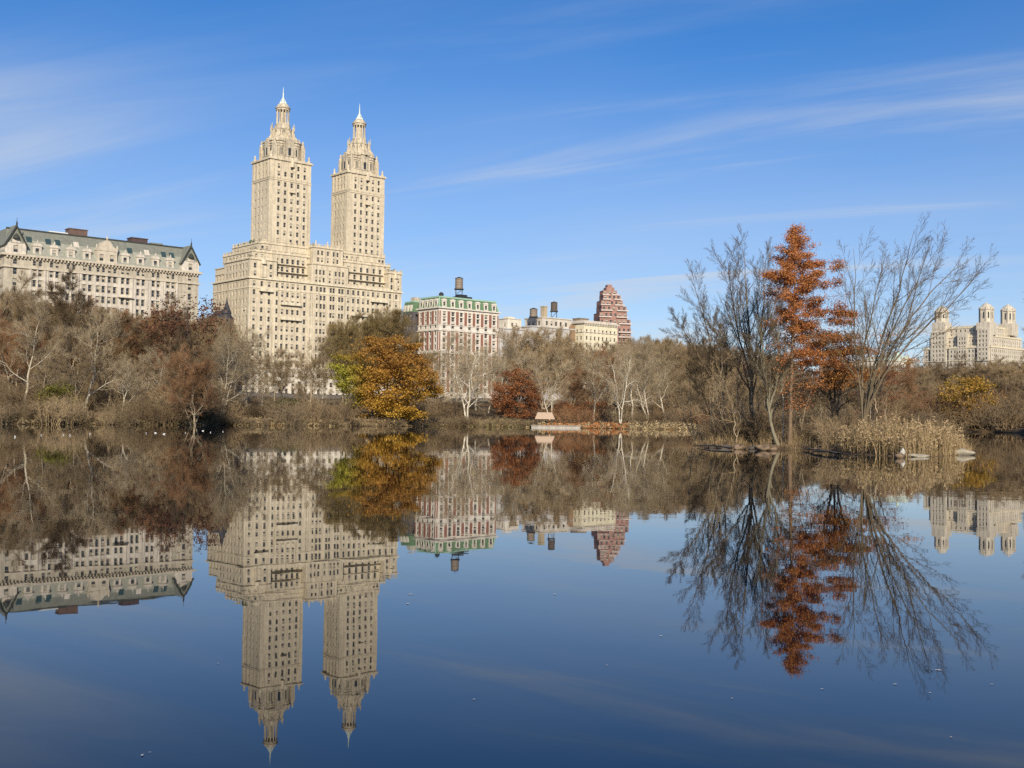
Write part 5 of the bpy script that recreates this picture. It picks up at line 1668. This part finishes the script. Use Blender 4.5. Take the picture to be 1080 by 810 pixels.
# orange conifer: whorls of near-level branches carrying feathery sprays
rng = np.random.default_rng(17)
cst = S([(833, 470, 74.5), (834, 420, 74.5), (836, 350, 74.6), (839, 290, 74.7), (837, 238, 74.8)], .165, .012)
base = np.array(cst[0][:3]); ss = np.array(cst); ss[:, :3] -= base
trunk = resample(ss, 16)
HT = trunk[-1, 2]
brp, spr, spc = [], [], []
nb_br = 190
for i in range(nb_br):
    z = HT * (.16 + .83 * (i + rng.uniform(0, 1)) / nb_br)
    q = z / HT
    f = q * 15; k = min(14, int(f)); p0 = trunk[k, :3] + (trunk[k + 1, :3] - trunk[k, :3]) * (f - k)
    az = i * 2.399 + rng.normal(0, .45)
    right = .5 + .5 * math.cos(az)
    prof = np.interp(q, [.16, .36, .5, .62, .75, .86, .95, 1], [.9, 3.4, 4.0, 3.7, 3.0, 1.8, .75, .2])
    ln = prof * (.36 + .66 * right if q < .68 else .60 + .42 * right) * rng.uniform(.5, 1.25)
    d = np.array([math.cos(az), math.sin(az), .18 + .55 * max(0, q - .6) + rng.normal(0, .08)])
    pts = [p0]
    for s_ in range(5):
        pts.append(pts[-1] + d * ln / 5); d = d + np.array([0, 0, -.05 + (.07 if s_ > 2 else 0)]) + rng.normal(0, .07, 3)
    pts = np.array(pts)
    brp.append(np.c_[pts, np.linspace(.035 * (1.2 - q), .006, 6)])
    dens = 1.0 if q > .52 else (.7 if math.cos(az) > .1 else .12)
    if q < .36: dens *= .12
    if .5 < q < .74 and math.cos(az) < -.2: dens *= .55
    nsp = int(ln * 24 * dens * rng.choice([.2, .75, 1.1, 1.4])) + 1
    gap = rng.uniform(.3, .8)
    for t in rng.uniform(.18, 1.04, nsp):
        if abs(t - gap) < .10: continue
        fx = min(4.99, t * 5); kk = int(fx); pp_ = pts[kk] + (pts[kk + 1] - pts[kk]) * (fx - kk)
        tone = rng.uniform(0, 1)
        m_ = 16
        cc_ = pp_ + rng.normal(0, 1, (m_, 3)) * np.array([.17, .17, .14]) + np.array([0, 0, -.06])
        spr.append(cc_); spc.append(np.full(m_, tone))
spr = np.concatenate(spr); spc = np.concatenate(spc)
Vl, Fl = leaf_quads(rng, spr, .058, .2, .5)
cl_ = lerp3((.36, .125, .045), (.60, .26, .085), np.clip(spc + rng.uniform(-.25, .25, len(spc)), 0, 1))
gsel = rng.uniform(0, 1, len(spc)) < .02
cl_[gsel] = (.17, .15, .05)
r_ = tag(empty('orange_conifer', tuple(base)), 'tall narrow rusty-orange conifer with a pointed top on the island', 'tree')
bst = np.stack(brp)
tw_ = grow(rng, bst, [dict(n=6, t=(.2, 1), ang=50, len=.35, up=0, wob=.15, k=3, rr=.5, rmin=.006)])[1]
link('trunk', np_mesh('trunk', *join([tubes(trunk[None, :, :3], trunk[None, :, 3], 9), tubes(bst[..., :3], bst[..., 3], 4), tubes(tw_[0], tw_[1], 3)]), mat('russet_bark', (.17, .115, .07), var=.35, scale=6)), r_)
link('crown', np_mesh('crown', Vl, Fl, LEAF, smooth=False, colors=cl_), r_)


def island_leafy(label, px, py, D, rx, z0, z1, ncl, m_, colr, seed, stemdark=True, lean=0.0, size=.06):
    rng = np.random.default_rng(seed)
    b0 = spt(px, py, D); b0[2] = iz(b0[0], b0[1])
    st = np.stack([resample(np.array([(0, 0, -.2, .12), (lean * .3 + .3 * k - .3, .2 * k, z1 * .4, .08), (lean + (k - 1) * rx * .5, (k - 1) * .6, z1 * .85, .02)]), 9) for k in range(3)])
    o = grow(rng, st, [dict(n=9, t=(.25, 1), ang=58, len=.5, shape=.4, up=.04, wob=.15, k=5, rr=.55), dict(n=7, t=(.2, 1), ang=44, len=.5, up=.03, wob=.2, k=4, rr=.55, rmin=.008), dict(n=4, t=(.2, 1), ang=40, len=.5, up=0, wob=.2, k=3, rr=.6, rmin=.006)])
    cs = np.c_[rng.normal(0, .5, ncl) * rx + lean, rng.normal(0, .5, ncl) * rx * .7, z0 + (z1 - z0) * rng.beta(1.6, 1.2, ncl)]
    C = np.repeat(cs, m_, 0) + rng.normal(0, 1, (ncl * m_, 3)) * np.array([.42, .35, .12])
    V_, F_ = leaf_quads(rng, C, size, .8, .55)
    r_ = tag(empty('autumn_tree', tuple(b0)), label, 'tree')
    link('trunk', np_mesh('trunk', *join([tubes(P, Rr, s) for (P, Rr), s in zip(o, (7, 5, 3, 3))]), BARK_D), r_)
    link('crown', np_mesh('crown', V_, F_, LEAF, smooth=False, colors=colr(rng, C, np.repeat(rng.uniform(0, 1, ncl), m_))), r_)


island_leafy('spreading dark-trunked tree with flat tiers of orange-brown leaves beside the tall conifer', 881, 462, 79, 2.5, 3.2, 7.2, 120, 150, col_mix((.40, .17, .05), (.66, .32, .09)), 23, size=.068)
island_leafy('thin-leaved russet tree behind the vase-shaped bare tree', 918, 458, 92, 2.2, 2.5, 8.2, 34, 70, col_mix((.18, .06, .03), (.30, .11, .05)), 24, lean=.6)

# --- reeds, dry grass (nobody could count the blades)
rng = np.random.default_rng(29)


def blades(n, xr, zr, width, bend, plume, mat_, name, label_cat, depthr=(0.15, 4.0), clump_=True):
    C = []
    while len(C) < n:
        px = rng.uniform(*xr)
        D0 = np.interp(px, [722, 740, 800, 840, 900, 960, 1026], [88, 83, 77, 74.5, 64.5, 61.6, 67.5])
        D = D0 + rng.uniform(*depthr)
        x = (px - 540) / F * D
        d = isl_dist(np.array([x, D]))
        if d < .0 or (clump_ and math.sin(x * 3.1 + 1.3) + math.sin(x * 7.7 + D * 2.3) + math.sin(D * 3.9) < rng.uniform(-2.6, 1.2)): continue
        C.append((x, D, iz(x, D), px))
    C = np.array(C)
    hgt = rng.uniform(*zr, n) * (.78 + .24 * np.sin(C[:, 0] * 1.9 + .6) * np.sin(C[:, 0] * 4.3 + C[:, 1])) * np.interp(C[:, 3], [xr[0], xr[0] + 25, xr[1] - 20, xr[1]], [.7, 1, 1, .75])
    az = rng.uniform(0, 6.28, n); ln = rng.normal(0, bend, n) * hgt
    dx, dy = np.cos(az) * ln, np.sin(az) * ln
    P = np.zeros((n, 4, 3))
    for k, t in enumerate((0, .4, .75, 1.0)):
        P[:, k, 0] = C[:, 0] + dx * t ** 2; P[:, k, 1] = C[:, 1] + dy * t ** 2; P[:, k, 2] = C[:, 2] - .05 + hgt * (t - .12 * t * t * abs(ln / hgt))
    Rr = width * rng.uniform(.6, 1.3, n)[:, None] * np.array([1, .9, .7, .25])[None]
    parts = [tubes(P, Rr, 3)]
    nf0 = len(parts[0][1])
    tone = np.repeat(rng.uniform(0, 1, n), nf0 // n)
    colr = lerp3((.15, .10, .05), (.57, .42, .22), tone)
    if plume:
        sel = rng.uniform(0, 1, n) < plume
        tops = np.repeat(P[sel, 3], 7, 0) + rng.normal(0, 1, (sel.sum() * 7, 3)) * np.array([.04, .04, .10])
        Vp, Fp = leaf_quads(rng, tops, .075, 0, .4)
        parts.append((Vp, Fp)); colr = np.concatenate([colr, lerp3((.31, .22, .12), (.54, .40, .22), rng.uniform(0, 1, len(Fp)))])
    V_, F_ = join(parts)
    o = link(name, np_mesh(name, V_, F_, mat_, smooth=False, colors=colr))
    tag(o, label_cat[0], label_cat[1], kind='stuff')


RDM = leaf_mat('dry_reed', trans=.15)
blades(3600, (884, 1016), (.55, 1.75), .011, .26, .22, RDM, 'reeds', ('tall dry tan reeds along the island shore', 'reeds'), (-3.0, 4.0))
blades(4200, (724, 1026), (.3, 1.0), .009, .45, .0, RDM, 'dry_grass', ('dry tan grass along the low island bank', 'grass'), (-3.0, 7.0))

# dry grass tufts and leaves along the far waterline
n = 15000
gpx = rng.uniform(-40, 735, n); gt = (gpx - 540) / F
gd = np.array([shore(t) for t in gt]) + rng.exponential(4.0, n) - .5
C = np.stack([gt * gd, gd, np.array([max(.02, gz(t * d, d)) for t, d in zip(gt, gd)]) + rng.uniform(.02, .3, n)], 1)
Vg, Fg = leaf_quads(rng, C, .32, 0, .5)
cg_ = lerp3((.16, .115, .06), (.55, .42, .23), rng.uniform(0, 1, n))
gs = (rng.uniform(0, 1, n) < .35) & (np.abs(gpx - 500) < 60); cg_[gs] = (.16, .17, .05)
gs = (rng.uniform(0, 1, n) < .5) & (np.abs(gpx - 618) < 45) ; cg_[gs] = (.42, .17, .06)
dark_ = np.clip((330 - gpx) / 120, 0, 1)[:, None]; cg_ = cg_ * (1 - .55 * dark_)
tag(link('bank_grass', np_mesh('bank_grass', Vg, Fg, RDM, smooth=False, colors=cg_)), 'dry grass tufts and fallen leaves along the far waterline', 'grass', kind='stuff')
WL = 'low twiggy shrub hanging over the far waterline'
for px in range(232, 560, 8):
    plant(prng.choice(['shrub0', 'shrub1', 'shrubdark', 'shrubtan']), px + prng.uniform(-3, 3), shore((px - 540) / 1200) + prng.uniform(-.5, 3), prng.uniform(436, 444), WL, group=WL, wide=prng.uniform(1.2, 1.8), name='bare_shrub')
IBR = 'low bare brush on the island among the trunks'
for k in range(60):
    px = prng.uniform(732, 890); D = np.interp(px, [735, 790, 840, 890], [84, 78, 75.5, 68]) + prng.uniform(-.3, 11)
    P_ = at(px, 440, D)
    if isl_dist(np.array([P_[0], P_[1]])) < .4: continue
    o = plant(prng.choice(['shrub0', 'shrubdark', 'shrubtan', 'shrub1']), px, D, prng.uniform(425, 452), IBR, group=IBR, name='bare_shrub')
    zb = iz(P_[0], P_[1]); o.location.z = zb - .1; s_ = prng.uniform(.7, 2.5) / 5; o.scale = (s_, s_, s_)
# --- rocks and logs on the island edge
def rock(px, py, w, d, h, label, m, seed, z=-.06, name='rock', flat=.5):
    rr = np.random.default_rng(seed)
    p = ground_at(px, py, 0.0)
    bm = []
    n, mm = 12, 7
    b_ = MB()
    ph = rr.uniform(0, 6, 4)
    for j in range(mm + 1):
        th = math.pi * j / mm
        for i in range(n):
            a = 2 * math.pi * i / n
            k = 1 + .16 * math.sin(2 * a + ph[0]) + .1 * math.sin(3 * a + ph[1] + th * 2) + .09 * math.sin(5 * a + ph[3] + th * 3) + rr.normal(0, .07)
            b_.v.append((w / 2 * math.sin(th) * math.cos(a) * k, d / 2 * math.sin(th) * math.sin(a) * k, h * (math.cos(th) * .5 + .5) ** flat * (1 + .16 * math.sin(a * 2 + ph[2]) + .1 * math.sin(a * 3 + ph[0])) - h * .25))
    for j in range(mm):
        for i in range(n):
            b_.f.append((j * n + i, (j + 1) * n + i, (j + 1) * n + (i + 1) % n, j * n + (i + 1) % n)); b_.m.append(0)
    o = b_.build(name, m, None, (p[0], p[1] + d / 2, z), smooth=True)
    return tag(o, label, 'rock')


RK = mat('pale_lichen_rock', (.36, .32, .24), var=.3, scale=3)
RKB = mat('brown_rock', (.20, .14, .09), var=.45, scale=3)
RKW = mat('white_stone', (.5, .47, .4), var=.3, scale=4)
rock(969, 482.2, 1.2, .8, .26, 'low flat pale rock in the water at the foot of the reeds', RK, 1)
rock(1019, 480.2, 1.35, .9, .5, 'pale wedge-shaped rock at the outer tip of the reeds', RK, 2)
rock(953, 482.6, .27, .27, .42, 'small bright white stone standing at the reed edge', RKW, 3, z=.12)
rock(950, 483.4, .55, .5, .38, 'dark stone under the small white one at the reed edge', RKB, 4)
rock(781, 474.2, .9, .7, .42, 'rounded tan rock at the water under the tallest bare tree', RKB, 5)
rock(806, 475.4, .95, .8, .5, 'tan brown boulder beside the leaning crooked trunk', RKB, 6)
rock(816, 475.6, .6, .5, .36, 'smaller brown rock touching the crooked trunk', RKB, 7)
rock(764, 473, .8, .6, .28, 'grey wet rock on the low point of the island', mat('wet_rock', (.10, .085, .07), var=.4, scale=3), 8)
rock(794, 474, .55, .5, .3, 'dark wet rock between the two tan ones', MATS['wet_rock'], 9)
rock(751, 472.6, .9, .5, .3, 'flat dark rock near the island end', MATS['wet_rock'], 10)


def log(p, q, r, label):
    a, b_ = ground_at(*p, .12), ground_at(*q, .1)
    rr = np.random.default_rng(int(p[0]))
    s = resample(np.array([(*a, r), (*((a + b_) / 2 + np.array([0, 0, .08])), r * .9), (*b_, r * .5)]), 10)
    s[:, :3] -= a
    g_ = grow(rr, s[None], [dict(n=6, t=(.2, 1), ang=50, len=.25, up=.15, wob=.15, k=4, rr=.4)])
    o = link('driftwood_log', np_mesh('driftwood_log', *join([tubes(P, Rr, m_) for (P, Rr), m_ in zip(g_, (8, 4))]), mat('wet_bark', (.12, .09, .06), var=.4, scale=6)), None, tuple(a))
    tag(o, label, 'log')


log((772, 472.5), (735, 470.0), .055, 'dark fallen log trailing into the water at the island end')
log((858, 476), (896, 479.5), .05, 'dark thin log lying along the bank under the orange conifer')
log((884, 478.5), (848, 473.5), .06, 'pale broken branch sloping out of the grass towards the water')

# bare tree outside the frame on the near right bank, reaching in
pr_ = at(1131, 440, 74)
island_tree('bare_tree', 'dark bare tree whose twigs reach in at the edge of the photo',
            [[(pr_[0], pr_[1], .3, .2), (pr_[0] - .3, pr_[1], 5, .13), (pr_[0] - .8, pr_[1] + .5, 11.2, .02)], [(pr_[0], pr_[1], 1.5, .12), (pr_[0] - 1.4, pr_[1] - .3, 5, .08), (pr_[0] - 2.2, pr_[1], 9.5, .015)]],
            LV_UP, BARK_D, TWIG_D, seed=41)
plant('dark0', 1090, 240, 372, 'dark bare tree leaning in over the channel past the reeds', rz=1, zoff=0)
plant('shrubdark', 1070, 372, 412, 'dark thicket at the mouth of the far channel', wide=1.6, name='bare_shrub')

# ------------------------------------------------------------------ gulls on the lake
def gull_mesh():
    b_ = MB()
    prof = [(-.19, .012, .07), (-.13, .04, .065), (-.05, .068, .055), (.04, .07, .05), (.10, .052, .065), (.135, .035, .10), (.15, .036, .135), (.175, .034, .15), (.20, .018, .143), (.235, .005, .135)]
    n = 8
    for x, r, z in prof:
        for k in range(n):
            a = 2 * math.pi * k / n
            b_.v.append((x, r * .9 * math.cos(a), z + r * math.sin(a)))
    for j in range(len(prof) - 1):
        for k in range(n):
            b_.f.append((j * n + k, j * n + (k + 1) % n, (j + 1) * n + (k + 1) % n, (j + 1) * n + k)); b_.m.append(1 if j in (1, 2) and k in (1, 2) else (2 if j >= 8 else 0))
    return b_


gb = gull_mesh()
gull0 = gb.build('gull', [mat('white_feather', (.85, .85, .83), var=.04), mat('grey_wing', (.42, .44, .46), var=.06), mat('yellow_bill', (.5, .35, .08))], smooth=True)
GL = 'white gull floating on the dark water off the wooded bank'
for i, (px, py) in enumerate(((43.5, 459.2), (67, 459), (74, 459.4), (95, 458), (154, 457.2), (164, 456.8), (173, 458), (195.5, 456.8), (214, 454.6), (222, 456.2), (235, 455.4), (16, 461))):
    o = gull0 if i == 0 else gull0.copy()
    if i: col.objects.link(o)
    p = ground_at(px, py)
    o.location = (p[0], p[1], 0)
    o.rotation_euler = (0, 0, prng.uniform(0, 6.28)); o.scale = (.6, .6, .6)
    tag(o, GL, 'gull', 'gulls on the lake')

# ------------------------------------------------------------------ leaves afloat near the camera
lb_ = MB()
pts = [(0, -.5), (.16, -.38), (.12, -.2), (.36, -.16), (.22, .02), (.38, .2), (.16, .22), (.0, .55), (-.16, .22), (-.38, .2), (-.22, .02), (-.36, -.16), (-.12, -.2), (-.16, -.38)]
lb_.add([(x, y, .012 + .06 * abs(x)) for x, y in pts], [tuple(range(len(pts)))])
lf0 = lb_.build('floating_leaf', mat('bleached_leaf', (.66, .60, .52), var=.25, scale=30, rough=.5))
for i, (px, py, w_) in enumerate(((150, 797, 5.5), (158, 794, 3), (433, 627, 7), (430, 637, 6), (500, 738, 4), (990, 707, 8), (944, 722, 5), (981, 731, 4), (867, 727, 4), (772, 737, 3.5), (697, 671, 5), (585, 627, 6), (1003, 778, 4), (640, 702, 3), (230, 700, 3), (1046, 722, 4))):
    o = lf0 if i == 0 else lf0.copy()
    if i: col.objects.link(o)
    p = ground_at(px, py)
    s = w_ * p[1] / F * .75
    o.location = (p[0], p[1], .004); o.scale = (s, s * 1.4, s * .25); o.rotation_euler = (0, 0, prng.uniform(0, 6.28))
    tag(o, 'pale dead leaf floating alone on the open blue water', 'leaf', 'dead leaves afloat on the lake')

for k, (r, _) in list(PROTO.items()):      # a grown tree nobody planted is not part of the place
    if k not in USED:
        for ch_ in list(r.children): bpy.data.objects.remove(ch_)
        bpy.data.objects.remove(r)
